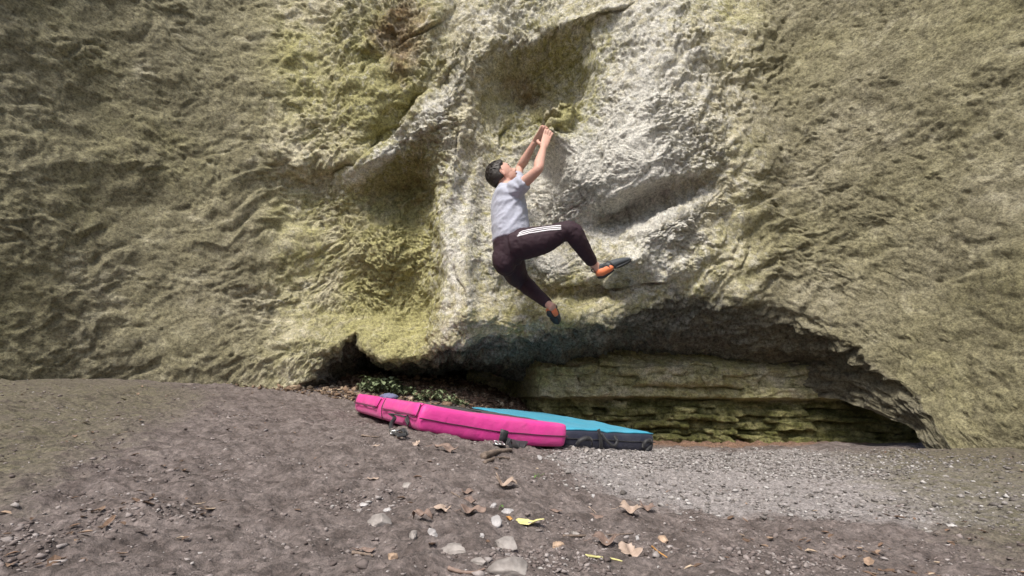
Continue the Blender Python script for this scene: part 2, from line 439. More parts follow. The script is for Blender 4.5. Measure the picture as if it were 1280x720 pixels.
# lumps and scallops that run up to the right, like the beds of the photograph
ca, sa = math.cos(.6), math.sin(.6)
def tilt(m, su, sv): return np.stack([(m[:,0]*ca+m[:,2]*sa)*su, m[:,1]*(su+sv)*.5, (-m[:,0]*sa+m[:,2]*ca)*sv], 1)
wq = q + .06*np.stack([noise(q*7, 61), noise(q*7, 62), noise(q*7, 63)], 1)
hf = 1 - .92*np.repeat(sstep(1.55, 1.95, np.abs(SB))[None,:], shape[0], 0).reshape(-1)
def billow(m, o, seed, gain=.5):
    r = 0; a = 1
    for k in range(o):
        r = r + a*(np.abs(noise(m*2.1**k+k*5.3, seed+k))*2-.45); a *= gain
    return r
patch = np.clip(.5+1.6*fbm(p*1.9, 2, 64), 0, 1)
disp += .045*billow(tilt(wq, 2.6, 5.0), 2, 65, .5)
disp += rough*(.025*billow(tilt(wq, 10, 13), 3, 67, .55) + .010*ridged(tilt(wq, 15, 20), 3, 30, .55)*patch)
disp += rough*.018*fbm(wq*8, 3, 39, .6)*(1-hf)
disp += rough*hf*(.020*(fbm(wq*22, 4, 33, .7)) + .013*billow(tilt(wq, 36, 44), 2, 71, .6)*(1.3-patch) + .007*fbm(q*95, 2, 35))
# long slanting ledges with sharp lower edges
sl = tilt(wq, 1.0, 1.0)[:,2]*5.2 + .9*noise(tilt(wq, 1.6, 2.2), 74)
fr = sl - np.floor(sl)
lm = np.clip(noise(tilt(q, 1.4, 3.0)+3.3, 75)*3.2-.15, 0, 1)
disp += .045*lm*(fr*sstep(1, .90, fr) - .4)
# pits
d1, d2, v = cell(wq*np.array([15, 15, 15]), 12)
disp -= .030*np.clip(.40-d1, 0, 1)/.40*(v > .74)
d1, d2, v2 = cell(wq*np.array([30, 30, 34]), 13)
disp -= hf*rough*.016*np.clip(.42-d1, 0, 1)/.42*(v2 > .55)
qf = tilt(q, 6, 9); d1, d2, v = cell(qf + .5*np.stack([noise(q*14, 401), noise(q*14, 402), noise(q*14, 403)], 1), 14)
disp += rough*.020*(v-.5)*np.clip(noise(q*1.7, 404)*3+.3, 0, 1)     # broken faces
disp *= (1-.45*sideamt)
# open cracks with a lip above them
CR = [[(560, 22), (551, 27), (518, 43), (488, 60), (461, 80), (445, 96)], [(598, 30), (591, 43), (575, 72), (555, 97), (521, 120), (498, 157), (481, 167), (438, 203), (400, 222)],
      [(800, -4), (771, 13), (748, 17), (728, 33), (698, 37)], [(700, 15), (695, 40), (681, 60), (671, 67)], [(755, 180), (753, 196), (749, 215)], [(575, 150), (572, 170), (577, 200)],
      [(560, 322), (572, 352), (590, 380)], [(640, 150), (628, 165), (622, 190)], [(842, 268), (800, 288), (770, 296)], [(690, 362), (730, 356), (770, 360), (842, 350)]]
jx = 4.5*noise(p*5, 301) + 2.2*noise(p*16, 302); jy = 4.5*noise(p*5, 303) + 2.2*noise(p*16, 304)
for ci, c in enumerate(CR):
    best = np.full(len(p), 1e3); sg_ = np.zeros(len(p)); ux, uy = pxr+jx, pyr+jy
    for (x0, y0), (x1, y1) in zip(c, c[1:]):
        ex_, ey_ = x1-x0, y1-y0; t_ = np.clip(((ux-x0)*ex_+(uy-y0)*ey_)/(ex_*ex_+ey_*ey_), 0, 1)
        d = np.hypot(ux-x0-t_*ex_, uy-y0-t_*ey_); m_ = d < best; best = np.where(m_, d, best)
        up_ = -1. if (ex_ if abs(ex_) > 4 else 1) < 0 else 1.
        sg_ = np.where(m_, -(ex_*(uy-y0)-ey_*(ux-x0))*up_, sg_)
    ends = np.minimum(np.hypot(pxr-c[0][0], pyr-c[0][1]), np.hypot(pxr-c[-1][0], pyr-c[-1][1]))
    taper = (.4 if ci > 9 else 1.)*sstep(0, 18, ends)*(.55 + .9*np.clip(noise(p*3.5, 310+ci)+.4, 0, 1))
    disp -= .050*np.exp(-(best/2.3)**2)*taper
    disp += .038*np.exp(-best/11.)*(sg_ > 0)*taper*(best > .1)
# flowstone flutes on the rib and on the left
fl = np.exp(-((pxr-585)/40)**2)*sstep(150, 220, pyr)*sstep(430, 380, pyr)
disp = disp*(1-.6*fl)
hold = np.zeros(len(p))
for hx, hy, hd, hr in HOLDS: hold = np.maximum(hold, np.exp(-.5*((pxr-hx)**2+(pyr-hy)**2)/(hr*1.1)**2))
disp *= (1-.55*hold)*(1-.8*np.exp(-((pxr-703)/16)**2-((pyr-146)/14)**2))
# bedding notches on the underside
rowi = np.repeat(np.arange(shape[0])[:,None], shape[1], 1).reshape(-1)
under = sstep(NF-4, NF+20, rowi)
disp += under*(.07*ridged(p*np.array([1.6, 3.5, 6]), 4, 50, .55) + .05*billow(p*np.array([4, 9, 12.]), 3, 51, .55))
CL = (p + N.reshape(-1, 3)*disp[:,None]).reshape(CL.shape)

def blob(cx, cy, sx, sy, an=0):
    a = math.radians(an); dx = pxr-cx; dy = pyr-cy
    u = (dx*math.cos(a)+dy*math.sin(a))/sx; v = (-dx*math.sin(a)+dy*math.cos(a))/sy
    return np.exp(-.5*(u*u+v*v))
algae = .37 + .55*np.clip(fbm(p*1.1, 3, 80)+.15, -1, 1)
algae += .35*blob(480, 300, 60, 130) + .65*blob(735, 130, 20, 44, 20) + .6*blob(708, 156, 34, 12, -30) + .35*blob(460, 90, 26, 60) + .3*blob(740, 60, 40, 30) + .25*blob(760, 300, 60, 16, -20) + .25*blob(500, 390, 60, 60) + .2*blob(680, 390, 60, 30)+.2*blob(650,110,50,40)
algae -= .4*blob(705, 225, 36, 50) + .55*blob(800, 160, 70, 130) + .25*blob(580, 250, 26, 90) + .2*blob(600, 80, 40, 50)  # thinned right of the climber to help paint the sunlit flank pale
algae += .12*sideamt + .35*blob(515, 310, 22, 90)
white = .28 + .45*blob(700, 225, 40, 55) + .6*blob(810, 120, 60, 130) + .45*blob(760, 230, 80, 50, -15) + .35*blob(640, 20, 60, 30) + .35*blob(600, 330, 50, 60) + .25*blob(590, 240, 30, 60) + .35*blob(830, 310, 40, 40) + .3*blob(470, 210, 40, 14, -30) + .6*blob(688, 330, 17, 12) - .3*blob(480, 330, 50, 100) - .6*blob(703, 146, 18, 13) - .3*sideamt + .45*blob(500, 178, 50, 9, -38) + .4*blob(550, 120, 44, 12, -50) + .35*blob(455, 212, 30, 8, -30) + .3*blob(560, 300, 12, 90)  # first blob paints sunlight onto the flank right of the climber
rust = -.05 + .95*blob(500, 35, 36, 42) + .75*blob(652, 118, 40, 18, 25) + .4*blob(500, 105, 12, 30) + .35*blob(715, 350, 60, 26) + .5*blob(650, 225, 12, 30)*0
grey = .05 + .92*under + .35*blob(450, 30, 30, 40) + .3*blob(720, 300, 40, 14) + .55*blob(760, 362, 60, 10, -6) + .25*blob(650, 130, 50, 40) + .0*sideamt  # underside term puts the roof's shade into the colour
coat = -.45 + 1.2*sstep(435, 300, pxr) + 1.2*sstep(850, 980, pxr)
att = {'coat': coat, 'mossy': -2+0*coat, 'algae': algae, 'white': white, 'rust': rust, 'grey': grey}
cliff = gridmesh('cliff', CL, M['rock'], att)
tag(cliff, kind='structure')

# layered ledges at the back right, under the roof
ex = np.concatenate([np.linspace(-.5, 2.2, 460), np.linspace(2.2, 4.6, 160)[1:]]); ez = np.linspace(.95, -.45, 230)
EX, EZ = np.meshgrid(ex, ez)
pe = np.stack([EX.ravel(), 0*EX.ravel()+4.5, EZ.ravel()], 1)
w = .016*fbm(pe*np.array([1.5, 1, 1.5]), 2, 90) + .030*fbm(pe*np.array([5, 1, 5]), 3, 190)
zz = pe[:,2] + w + .012*pe[:,0]
prof = np.interp(zz, [-.3, .20, .325, .345, .36, .45, .62, .70, .95], [.08, .13, .20, .16, .0, .01, .0, .10, .40])
# beds broken into blocks of uneven length and depth
beds = [-.45, -.05, .03, .085, .15, .20, .265, .335, .452, .552, .63, 1.2]
bl = [.30, .16, .23, .17, .24, .14, .32, .42, .34, .30, .3]
amp = [.05, .09, .10, .10, .11, .10, .09, .08, .08, .08, .05]
off = np.zeros(len(pe)); joint = np.zeros(len(pe))
wx = pe[:,0] + .11*noise(pe*np.array([3, 1, 9]), 191) + .05*noise(pe*15, 193)
for bi in range(len(beds)-1):
    g_ = np.random.default_rng(500+bi); cuts = np.cumsum(g_.uniform(.45, 1.6, 80)*bl[bi]) - 1.5
    vals = g_.uniform(-1, 1, 82); tilt_ = g_.uniform(-.35, .35, 82)
    k = np.searchsorted(cuts, wx); lo = cuts[np.clip(k-1, 0, 79)]; hi_ = cuts[np.clip(k, 0, 79)]
    inb = (zz >= beds[bi]) & (zz < beds[bi+1])
    o_ = .8*amp[bi]*(vals[k] + tilt_[k]*(wx-(lo+hi_)/2)/bl[bi])
    d_ = np.minimum(np.minimum(wx-lo, hi_-wx), 1)
    dz = np.minimum(zz-beds[bi], beds[bi+1]-zz)
    rnd = .024*np.exp(-np.maximum(d_, 0)/.012)*np.clip(.3+3*noise(pe*np.array([5, 1, 5]), 540+bi), 0, 1) + .045*np.exp(-dz/.009)*np.clip(.5+1.8*noise(pe*np.array([4, 1, 4]), 520+bi), 0, 1.3)
    off = np.where(inb, o_ + rnd, off)
prof = prof + off
prof += .042*ridged(pe*np.array([5, 1, 10]), 4, 192, .6)*-1 + .03*fbm(pe*9, 4, 92) + .010*ridged(pe*np.array([26, 20, 34]), 3, 93)
edge = .21 + .05*noise(pe*np.array([1, 1, 6]), 94)
prof += 1.0*sstep(edge+.06, edge-.30, pe[:,0]) - .9*sstep(2.0, 4.2, pe[:,0])
EY = (4.42 + prof).reshape(EX.shape)
al = .62 + .45*sstep(.40, .2, zz) + .4*fbm(pe*3, 2, 95); wh = -.15 + .25*fbm(pe*3, 2, 96) + 0*zz; ru = .1+.25*sstep(.3, .5, zz); gr = .35*sstep(.62, .8, zz) + .1
ledge = gridmesh('cliff_ledges', np.stack([EX, EY, EZ], -1), M['rock'], {'algae': al, 'white': wh, 'coat': -.5+0*zz, 'mossy': .12 + .6*sstep(.36, .30, zz) + .3*fbm(pe*5, 2, 97), 'rust': ru, 'grey': gr-.35})
tag(ledge, kind='structure')

bvh_g = BVHTree.FromObject(ground, bpy.context.evaluated_depsgraph_get())
def on_ground(px, py):
    """where the view line through a photo pixel meets the ground"""
    a = P(px, py, 1.0); o = Vector((0, 0, CAMZ)); d = (a-o).normalized()
    h = bvh_g.ray_cast(o, d)
    return h[0] if h[0] else P(px, py, 2.5)
def gz(x, y):
    h = bvh_g.ray_cast(Vector((x, y, 3)), Vector((0, 0, -1)))
    if y > 3.9: 
        h2 = bvh_g.ray_cast(Vector((x, y, 1.2)), Vector((0, 0, -1))); h = h2 if h2[0] else h
    return (h[0].z, h[1]) if h[0] else (0, Vector((0, 0, 1)))

# ------------------------------------------------------------------ shape helpers
def catmull(vals, t):
    n = len(vals)-1; x = min(max(t*n, 0), n-1e-9); i = int(x); f = x-i
    p0 = vals[max(i-1, 0)]; p1 = vals[i]; p2 = vals[i+1]; p3 = vals[min(i+2, n)]
    return tuple(.5*((2*b) + (-a+c)*f + (2*a-5*b+4*c-d)*f*f + (-a+3*b-3*c+d)*f**3) for a, b, c, d in zip(p0, p1, p2, p3))
def tube(pts, rad, hint=(0, -1, 0), seg=20, n=None, pw=1., smooth=True):
    """closed tube; rad: one number or (along A, along B) for each point, B lying nearest to hint"""
    pts = [Vector(q) for q in pts]
    rad = [(r, r) if isinstance(r, (int, float)) else r for r in rad]
    n = n or max(2, (len(pts)-1)*6)
    if smooth:
        cs = [Vector(catmull([tuple(q) for q in pts], i/n)) for i in range(n+1)]; rs = [catmull(rad, i/n) for i in range(n+1)]
    else: cs, rs, n = pts, rad, len(pts)-1
    V = []; F = []; h = Vector(hint).normalized()
    for i, c in enumerate(cs):
        d = (cs[min(i+1, n)]-cs[max(i-1, 0)]).normalized()
        b = (h - d*h.dot(d)); b = b.normalized() if b.length > 1e-4 else Vector((1, 0, 0))
        a = b.cross(d)
        ra, rb = rs[i]
        for k in range(seg):
            th = 2*PI*k/seg; cx = math.cos(th); sx = math.sin(th)
            if pw != 1: cx = math.copysign(abs(cx)**pw, cx); sx = math.copysign(abs(sx)**pw, sx)
            V.append(c + a*(ra*cx) + b*(rb*sx))
    for i in range(n):
        for k in range(seg):
            k2 = (k+1) % seg; F.append((i*seg+k, i*seg+k2, (i+1)*seg+k2, (i+1)*seg+k))
    V.append(cs[0]-(cs[1]-cs[0]).normalized()*min(rs[0])*.3*(1 if smooth else 0)); V.append(cs[-1]+(cs[-1]-cs[-2]).normalized()*min(rs[-1])*.3*(1 if smooth else 0))
    e0 = len(V)-2
    for k in range(seg):
        k2 = (k+1) % seg; F.append((e0, k2, k)); F.append((e0+1, n*seg+k, n*seg+k2))
    return V, F
def ball(c, ax, r, seg=20):
    """ellipsoid: axes (three vectors), radii"""
    V = []; F = []; rings = seg//2
    for i in range(rings+1):
        ph = PI*i/rings
        for k in range(seg):
            th = 2*PI*k/seg
            x, y, z = math.sin(ph)*math.cos(th), math.sin(ph)*math.sin(th), math.cos(ph)
            V.append(Vector(c) + ax[0]*(x*r[0]) + ax[1]*(y*r[1]) + ax[2]*(z*r[2]))
    for i in range(rings):
        for k in range(seg):
            k2 = (k+1) % seg; F.append((i*seg+k, (i+1)*seg+k, (i+1)*seg+k2, i*seg+k2))
    return V, F
def join(parts):
    V = []; F = []
    for v, f in parts:
        o = len(V); V += list(v); F += [tuple(i+o for i in q) for q in f]
    return V, F
def clean(me, dist=1e-5):
    b = bmesh.new(); b.from_mesh(me); bmesh.ops.remove_doubles(b, verts=b.verts, dist=dist)
    bmesh.ops.recalc_face_normals(b, faces=b.faces); b.to_mesh(me); b.free()
def fused(name, parts, m, parent, voxel=.005, smooth=3, fold=None):
    """one continuous surface grown over overlapping closed pieces"""
    V, F = join(parts)
    o = mesh(name, V, F, m, None); clean(o.data)
    r = o.modifiers.new('r', 'REMESH'); r.mode = 'VOXEL'; r.voxel_size = voxel
    if smooth:
        q = o.modifiers.new('s', 'SMOOTH'); q.iterations = smooth; q.factor = .5
    dg = bpy.context.evaluated_depsgraph_get(); me = bpy.data.meshes.new_from_object(o.evaluated_get(dg))
    old = o.data; o.modifiers.clear(); o.data = me; bpy.data.meshes.remove(old)
    if not me.materials: me.materials.append(m)
    n = len(me.vertices)
    if fold:
        co = np.empty(n*3, np.float32); me.vertices.foreach_get('co', co); co = co.reshape(-1, 3).astype(float)
        no = np.empty(n*3, np.float32); me.vertices.foreach_get('normal', no); no = no.reshape(-1, 3)
        co += no*fold(co)[:,None]; me.vertices.foreach_set('co', co.astype(np.float32).reshape(-1)); me.update()
    me.polygons.foreach_set('use_smooth', [True]*len(me.polygons))
    if parent: o.parent = parent
    return o
def rebase(root):
    """put the parts' origins at the thing's own origin"""
    for o in bpy.data.objects:
        if o.parent is root and o.type == 'MESH':
            o.data.transform(Matrix.Translation(-root.location))
            for c in o.children: c.data.transform(Matrix.Translation(-root.location))
def ray_plane(px, py, o, n):
    c = Vector((0, 0, CAMZ)); d = P(px, py, 1.)-c
    return c + d*((Vector(o)-c).dot(n)/d.dot(n))

# ------------------------------------------------------------------ crash pads
def softbox(A, e1, e2, up, L, W, T, res=.03, rad=.02, warp=None, sag=None):
    """rounded foam block: corner A, edges L along e1, W along e2, T along up"""
    def side(n): return np.linspace(0, 1, n)
    nL, nW, nT = max(6, int(L/res)), max(6, int(W/res)), 7
    V = []; F = []
    def face(fn, na, nb):
        o = len(V)
        for i in range(na+1):
            for j in range(nb+1): V.append(fn(i/na, j/nb))
        for i in range(na):
            for j in range(nb): F.append((o+i*(nb+1)+j, o+(i+1)*(nb+1)+j, o+(i+1)*(nb+1)+j+1, o+i*(nb+1)+j+1))
    face(lambda a, b: (a*L, b*W, 0), nL, nW); face(lambda a, b: (a*L, b*W, T), nL, nW)
    face(lambda a, b: (a*L, 0, b*T), nL, nT); face(lambda a, b: (a*L, W, b*T), nL, nT)
    face(lambda a, b: (0, a*W, b*T), nW, nT); face(lambda a, b: (L, a*W, b*T), nW, nT)
    out = []
    for x, y, z in V:
        ix, iy, iz = min(max(x, rad), L-rad), min(max(y, rad), W-rad), min(max(z, rad), T-rad)
        d = Vector((x-ix, y-iy, z-iz))
        if d.length > 1e-6: d = d.normalized()*rad
        q = Vector((ix, iy, iz))+d
        if warp: q = warp(q)
        out.append(A + e1*q.x + e2*q.y + up*q.z)
    return out, F
def pad_mesh(name, m, root, *a, **k):
    V, F = softbox(*a, **k); o = mesh(name, V, F, m, root); clean(o.data, 2e-4)
    s = o.modifiers.new('sub', 'SUBSURF'); s.levels = 1; s.render_levels = 1
    return o
def wob(f, amp, seed):
    def g(q):
        n = noise(np.array([[q.x*f, q.y*f, q.z*f]]), seed)[0]; n2 = noise(np.array([[q.x*f*2.6, q.y*f*2.6, q.z*f*2.6+4]]), seed)[0]
        return amp*n + amp*.45*n2
    return g
def ribbon(pts, wdir, width, th, seg=4):
    hw = width/2; V = []; F = []; pts = [Vector(q) for q in pts]
    n = (len(pts)-1)*5; cs = [Vector(catmull([tuple(q) for q in pts], i/n)) for i in range(n+1)]
    wv = Vector(wdir).normalized()
    for i, c in enumerate(cs):
        d = (cs[min(i+1, n)]-cs[max(i-1, 0)]).normalized(); w_ = (wv-d*wv.dot(d)).normalized(); nn = d.cross(w_)
        V += [c-w_*hw-nn*th/2, c+w_*hw-nn*th/2, c+w_*hw+nn*th/2, c-w_*hw+nn*th/2]
    for i in range(n):
        for k in range(4): F.append((i*4+k, i*4+(k+1) % 4, (i+1)*4+(k+1) % 4, (i+1)*4+k))
    F.append((3, 2, 1, 0)); F.append((n*4, n*4+1, n*4+2, n*4+3))
    return V, F
Z = Vector((0, 0, 1))
# pink pad
A = P(524, 539.5, 2.25); B = P(707, 559.5, 2.65); D_ = P(441, 514, 3.45)
e1 = (B-A).normalized(); LP = (B-A).length; WP = (D_-A).length
e2 = (D_-A); e2 = (e2-e1*e2.dot(e1)).normalized(); up = e1.cross(e2).normalized(); TP = .124
pad = empty('crash_pad', A, 'pink crash pad with black straps lying left of the navy sided pad', 'crash pad', 'crash pads laid out below the overhang')
wp = wob(3.2, .012, 101)
def warp_pink(q):
    x, y, z = q
    mid = math.sin(PI*min(max(x/LP, 0), 1))
    zz = z - .020*mid*(1-z/TP*.4) - .006*math.exp(-((y-WP*.5)/.035)**2)*(z > TP*.5) + wp(q)*(z/TP)
    yy = y + (-.010*math.sin(PI*z/TP) + .006*wp(q)/.012 if y < .05 else 0)
    xx = x - (.014*math.sin(PI*z/TP)*1 if x < .05 else 0)
    # the foam creases at the hinge on the left end
    if x < .05: xx += .020*math.exp(-((y-WP*.48)/.02)**2)
    return Vector((xx, yy, zz))
cover = pad_mesh('cover', M['pink'], pad, A, e1, e2, up, LP, WP, TP, rad=.016, warp=warp_pink)
def loc_pt(x, y, z, off=(0, 0, 0)):
    q = warp_pink(Vector((x, y, z))); return A + e1*(q.x+off[0]) + e2*(q.y+off[1]) + up*(q.z+off[2])
# seam half way up the front and the left end
seam = [loc_pt(LP*i/16, 0, TP*.47, (0, -.001, 0)) for i in range(17)]
V1 = tube(seam, [.0028]*17, seg=6, n=64)
mesh('seam', *V1, M['pinkdark'], cover)
def patch_on_end(y0, y1, z0, z1, th=.008, nx=14, nz=6, skew=0.):
    """flap of the cover folded over the left end"""
    V = []; F = []
    for s_ in (0, 1):
        for i in range(nx+1):
            for j in range(nz+1):
                f = j/nz; y = y0+(y1-y0)*i/nx + skew*(1-f)*(i/nx-.5)*2; z = z0+(z1-z0)*f
                x = -(th if s_ else -.004)*(1 if 0 < i < nx and j > 0 else .55) - .003*math.sin(i*1.1+y0*9)
                if z > TP-.016: x += .016*(1-math.sqrt(max(0, 1-((z-TP+.016)/.016)**2)))
                V.append(loc_pt(0.0, y, min(z, TP), (x, 0, .004 if (s_ and z >= TP) else 0)))
    n = (nx+1)*(nz+1)
    for i in range(nx):
        for j in range(nz):
            a = i*(nz+1)+j; b = a+nz+1
            F.append((a, b, b+1, a+1)); F.append((n+a+1, n+b+1, n+b, n+a))
    ring = [i*(nz+1) for i in range(nx+1)] + [nx*(nz+1)+j for j in range(1, nz+1)] + [i*(nz+1)+nz for i in range(nx-1, -1, -1)] + [j for j in range(nz-1, 0, -1)]
    for a, b in zip(ring, ring[1:]+ring[:1]): F.append((b, a, n+a, n+b))
    return V, F
for y0, y1, sk in ((.02, WP*.46, .012), (WP*.52, WP-.03, .02)):
    f = mesh('flap', *patch_on_end(y0, y1, TP*.50, TP*.985, skew=-sk), M['pink'], pad); clean(f.data, 1e-5)
    pth = [loc_pt(0, y0-sk*.2, TP*.97, (-.008, 0, 0)), loc_pt(0, y0+sk, TP*.49, (-.009, 0, 0))] + [loc_pt(0, y0+sk+(y1-y0-2*sk)*k/6, TP*.49, (-.009, 0, 0)) for k in range(1, 7)] + [loc_pt(0, y1+sk*.2, TP*.95, (-.008, 0, 0))]
    mesh('piping', *tube(pth, [.0024]*len(pth), seg=6), M['pinkdark'], f)
hg = [loc_pt(0, WP*.49, TP*(.05+.9*k/5), (-.002-.0*k, 0, 0)) for k in range(6)]
mesh('hinge_crease', *tube(hg, [.004]*6, seg=6), M['pinkdark'], cover)
# black patch and the webbing loop that droops from the left end
nE = -e1; oE = loc_pt(0, .1, TP*.3, (-.006, 0, 0))
a_ = ray_plane(508.5, 521, oE, nE); b_ = ray_plane(511.5, 530, oE, nE)
mesh('strap_anchor', *ribbon([a_+nE*.002, (a_+b_)/2+nE*.004, b_+nE*.003], e2, .03, .004), M['black'], pad)
lp = [ray_plane(508, 521, oE, nE)+nE*.006, ray_plane(500, 518.5, oE, nE)+nE*.05]
g1 = on_ground(489.5, 541)
lp += [P(493, 522, 2.42), P(489.5, 530, 2.38), P(488.8, 537, 2.32), g1+Z*.012, on_ground(495, 546)+Z*.01]
st = mesh('strap', *ribbon(lp, (.35, 1, .1), .022, .003), M['black'], pad)
bk = on_ground(495, 545)+Z*.016
def buckle(c, ax, ay, s=.03):
    az = ax.cross(ay); parts = []
    for u0, v0, u1, v1 in ((-1, -.8, 1, -.8), (1, -.8, 1, .8), (1, .8, -1, .8), (-1, .8, -1, -.8), (0, -.8, 0, .8)):
        parts.append(tube([c+ax*u0*s+ay*v0*s, c+ax*u1*s+ay*v1*s], [.0042, .0042], seg=8, n=2, smooth=True))
    return join(parts)
mesh('buckle', *buckle(bk, Vector((.9, .3, .1)).normalized(), Vector((-.3, .9, .25)).normalized(), .022), M['metal'], st)
mesh('webbing_tail', *ribbon([bk, bk+Vector((.03, -.02, .012)), bk+Vector((.05, -.05, -.006)), bk+Vector((.02, -.08, -.01))], (.2, 1, .3), .024, .003), M['black'], st)
# strap and buckle on the long front side
nF = -e2; oF = loc_pt(LP*.5, 0, TP*.4, (0, -.008, 0))
sp = [ray_plane(630, 537.5, oF, nF)+nF*.006, ray_plane(629, 541, oF, nF)+nF*.012, ray_plane(627.5, 548, oF, nF)+nF*.012, ray_plane(625, 555, oF, nF)+nF*.02, on_ground(622, 558.5)+Z*.008]
st2 = mesh('strap', *ribbon(sp, e1, .042, .005), M['black'], pad)
mesh('buckle', *buckle(on_ground(624, 558)+Z*.014, e1, (nF*.8-Z*.3).normalized(), .022), M['metal'], st2)
g2 = [ray_plane(632, 553, oF, nF)+nF*.01, on_ground(637, 557.5)+Z*.010, on_ground(647, 558.8)+Z*.012, on_ground(657, 559.0)+Z*.008]
mesh('strap_end', *ribbon(g2, (0, .8, .6), .05, .006), M['black'], st2)
V = []; F = []; nx, ny = 16, 26
for s_ in (0, 1):
    for a in range(nx+1):
        for b in range(ny+1):
            ed = a in (0, nx) or b in (0, ny)
            V.append(loc_pt(.13+(LP-.17)*a/nx, .24+(WP-.28)*b/ny, TP, (0, 0, (.004 if s_ else -.004) - (.002 if ed and s_ else 0))))
n_ = (nx+1)*(ny+1)
for a in range(nx):
    for b in range(ny):
        p0 = a*(ny+1)+b; p1 = p0+ny+1; F.append((n_+p0, n_+p1, n_+p1+1, n_+p0+1)); F.append((p0+1, p1+1, p1, p0))
ring = [a*(ny+1) for a in range(nx+1)] + [nx*(ny+1)+b for b in range(1, ny+1)] + [a*(ny+1)+ny for a in range(nx-1, -1, -1)] + [b for b in range(ny-1, 0, -1)]
for a, b in zip(ring, ring[1:]+ring[:1]): F.append((a, b, n_+b, n_+a))
o = mesh('bounce_blocker', V, F, M['charcoal'], pad); clean(o.data, 1e-6)  # dark sheet added on the pad top to cut pink bounce light
tp = [loc_pt(LP*.28, .50, TP, (0, 0, .004)), loc_pt(LP*.34, .42, TP, (0, 0, .012)), loc_pt(LP*.42, .33, TP, (0, 0, .014)), loc_pt(LP*.52, .26, TP, (0, 0, .004))]
mesh('carry_strap', *ribbon(tp, e2, .035, .004), M['black'], pad)
rebase(pad)

# blue and navy pad
A2 = P(703, 561.5, 2.73); B2 = P(817, 565.5, 3.04)
e1b = (B2-A2).normalized(); L2 = (B2-A2).length
C2 = P(684, 533, 4.20); e2b = (C2-B2); W2 = e2b.length; e2b = (e2b-e1b*e2b.dot(e1b)).normalized(); upb = e1b.cross(e2b).normalized(); T2 = .108
pad2 = empty('crash_pad', A2, 'navy sided crash pad with a turquoise blue top, lying on the gravel', 'crash pad', 'crash pads laid out below the overhang')
wq2 = wob(4, .010, 111)
def warp_blue(q):
    x, y, z = q; n = wq2(q)
    zz = z*(1+.10*math.sin(PI*x/L2)*0) + n*(z/T2) - .008*math.exp(-((x-L2*.45)/.03)**2)*(z > T2*.6)*(y < .2)
    return Vector((x, y - (.010*math.sin(PI*z/T2) - .4*n if y < .05 else 0), zz))
side = pad_mesh('side_cover', M['navy'], pad2, A2, e1b, e2b, upb, L2, W2, T2, rad=.014, warp=warp_blue)
def lb(x, y, z, off=(0, 0, 0)):
    q = warp_blue(Vector((x, y, z))); return A2 + e1b*(q.x+off[0]) + e2b*(q.y+off[1]) + upb*(q.z+off[2])
V = []; F = []; nx, ny = 24, 44
for s_ in (0, 1):
    for i in range(nx+1):
        for j in range(ny+1):
            edge = (i in (0, nx) or j in (0, ny))
            V.append(lb(.004+(L2-.008)*i/nx, .004+(W2-.008)*j/ny, T2, (0, 0, (.008 if s_ else .0) - (.005 if edge else 0))))
n_ = (nx+1)*(ny+1)
for i in range(nx):
    for j in range(ny):
        a = i*(ny+1)+j; b = a+ny+1; F.append((n_+a, n_+b, n_+b+1, n_+a+1)); F.append((a+1, b+1, b, a))
ring = [i*(ny+1) for i in range(nx+1)] + [nx*(ny+1)+j for j in range(1, ny+1)] + [i*(ny+1)+ny for i in range(nx-1, -1, -1)] + [j for j in range(ny-1, 0, -1)]
for a, b in zip(ring, ring[1:]+ring[:1]): F.append((a, b, n_+b, n_+a))
top = mesh('top_cover', V, F, M['blue'], pad2); clean(top.data, 1e-6)
sm = [lb(L2*i/14, 0, T2*.55, (0, -.001, 0)) for i in range(15)]
mesh('seam', *tube(sm, [.0028]*15, seg=6), M['black'], side)
nB = -e2b; oB = lb(L2*.5, 0, T2*.4, (0, -.012, 0))
def fp(px, py, o=.006): return ray_plane(px, py, oB, nB)+nB*o
mesh('handle', *ribbon([fp(720, 556), fp(722, 550, .02), fp(730, 546.5, .03), fp(737, 550, .02), fp(739, 557)], (0, .4, 1), .022, .005), M['black'], pad2)
mesh('handle', *ribbon([fp(751, 541.5), fp(756, 551, .02), fp(763, 556, .03), fp(768, 551, .025), fp(767, 544.5)], (0, .4, 1), .016, .004), M['black'], pad2)
mesh('handle', *ribbon([fp(803, 560), fp(804, 552, .015), fp(810, 549.5, .02), fp(812, 555, .015), fp(806, 563, .01)], (0, .4, 1), .02, .005), M['black'], pad2)
mesh('strap', *ribbon([fp(748, 536.5, .0), fp(749.5, 545, .004), fp(751, 556, .004), fp(752, 562, -.01)], e1b, .02, .004), M['black'], pad2)
mesh('strap', *ribbon([fp(706, 557, .004), fp(708, 561, .015), fp(712, 564, .02)], e1b, .03, .004), M['black'], pad2)
rebase(pad2)

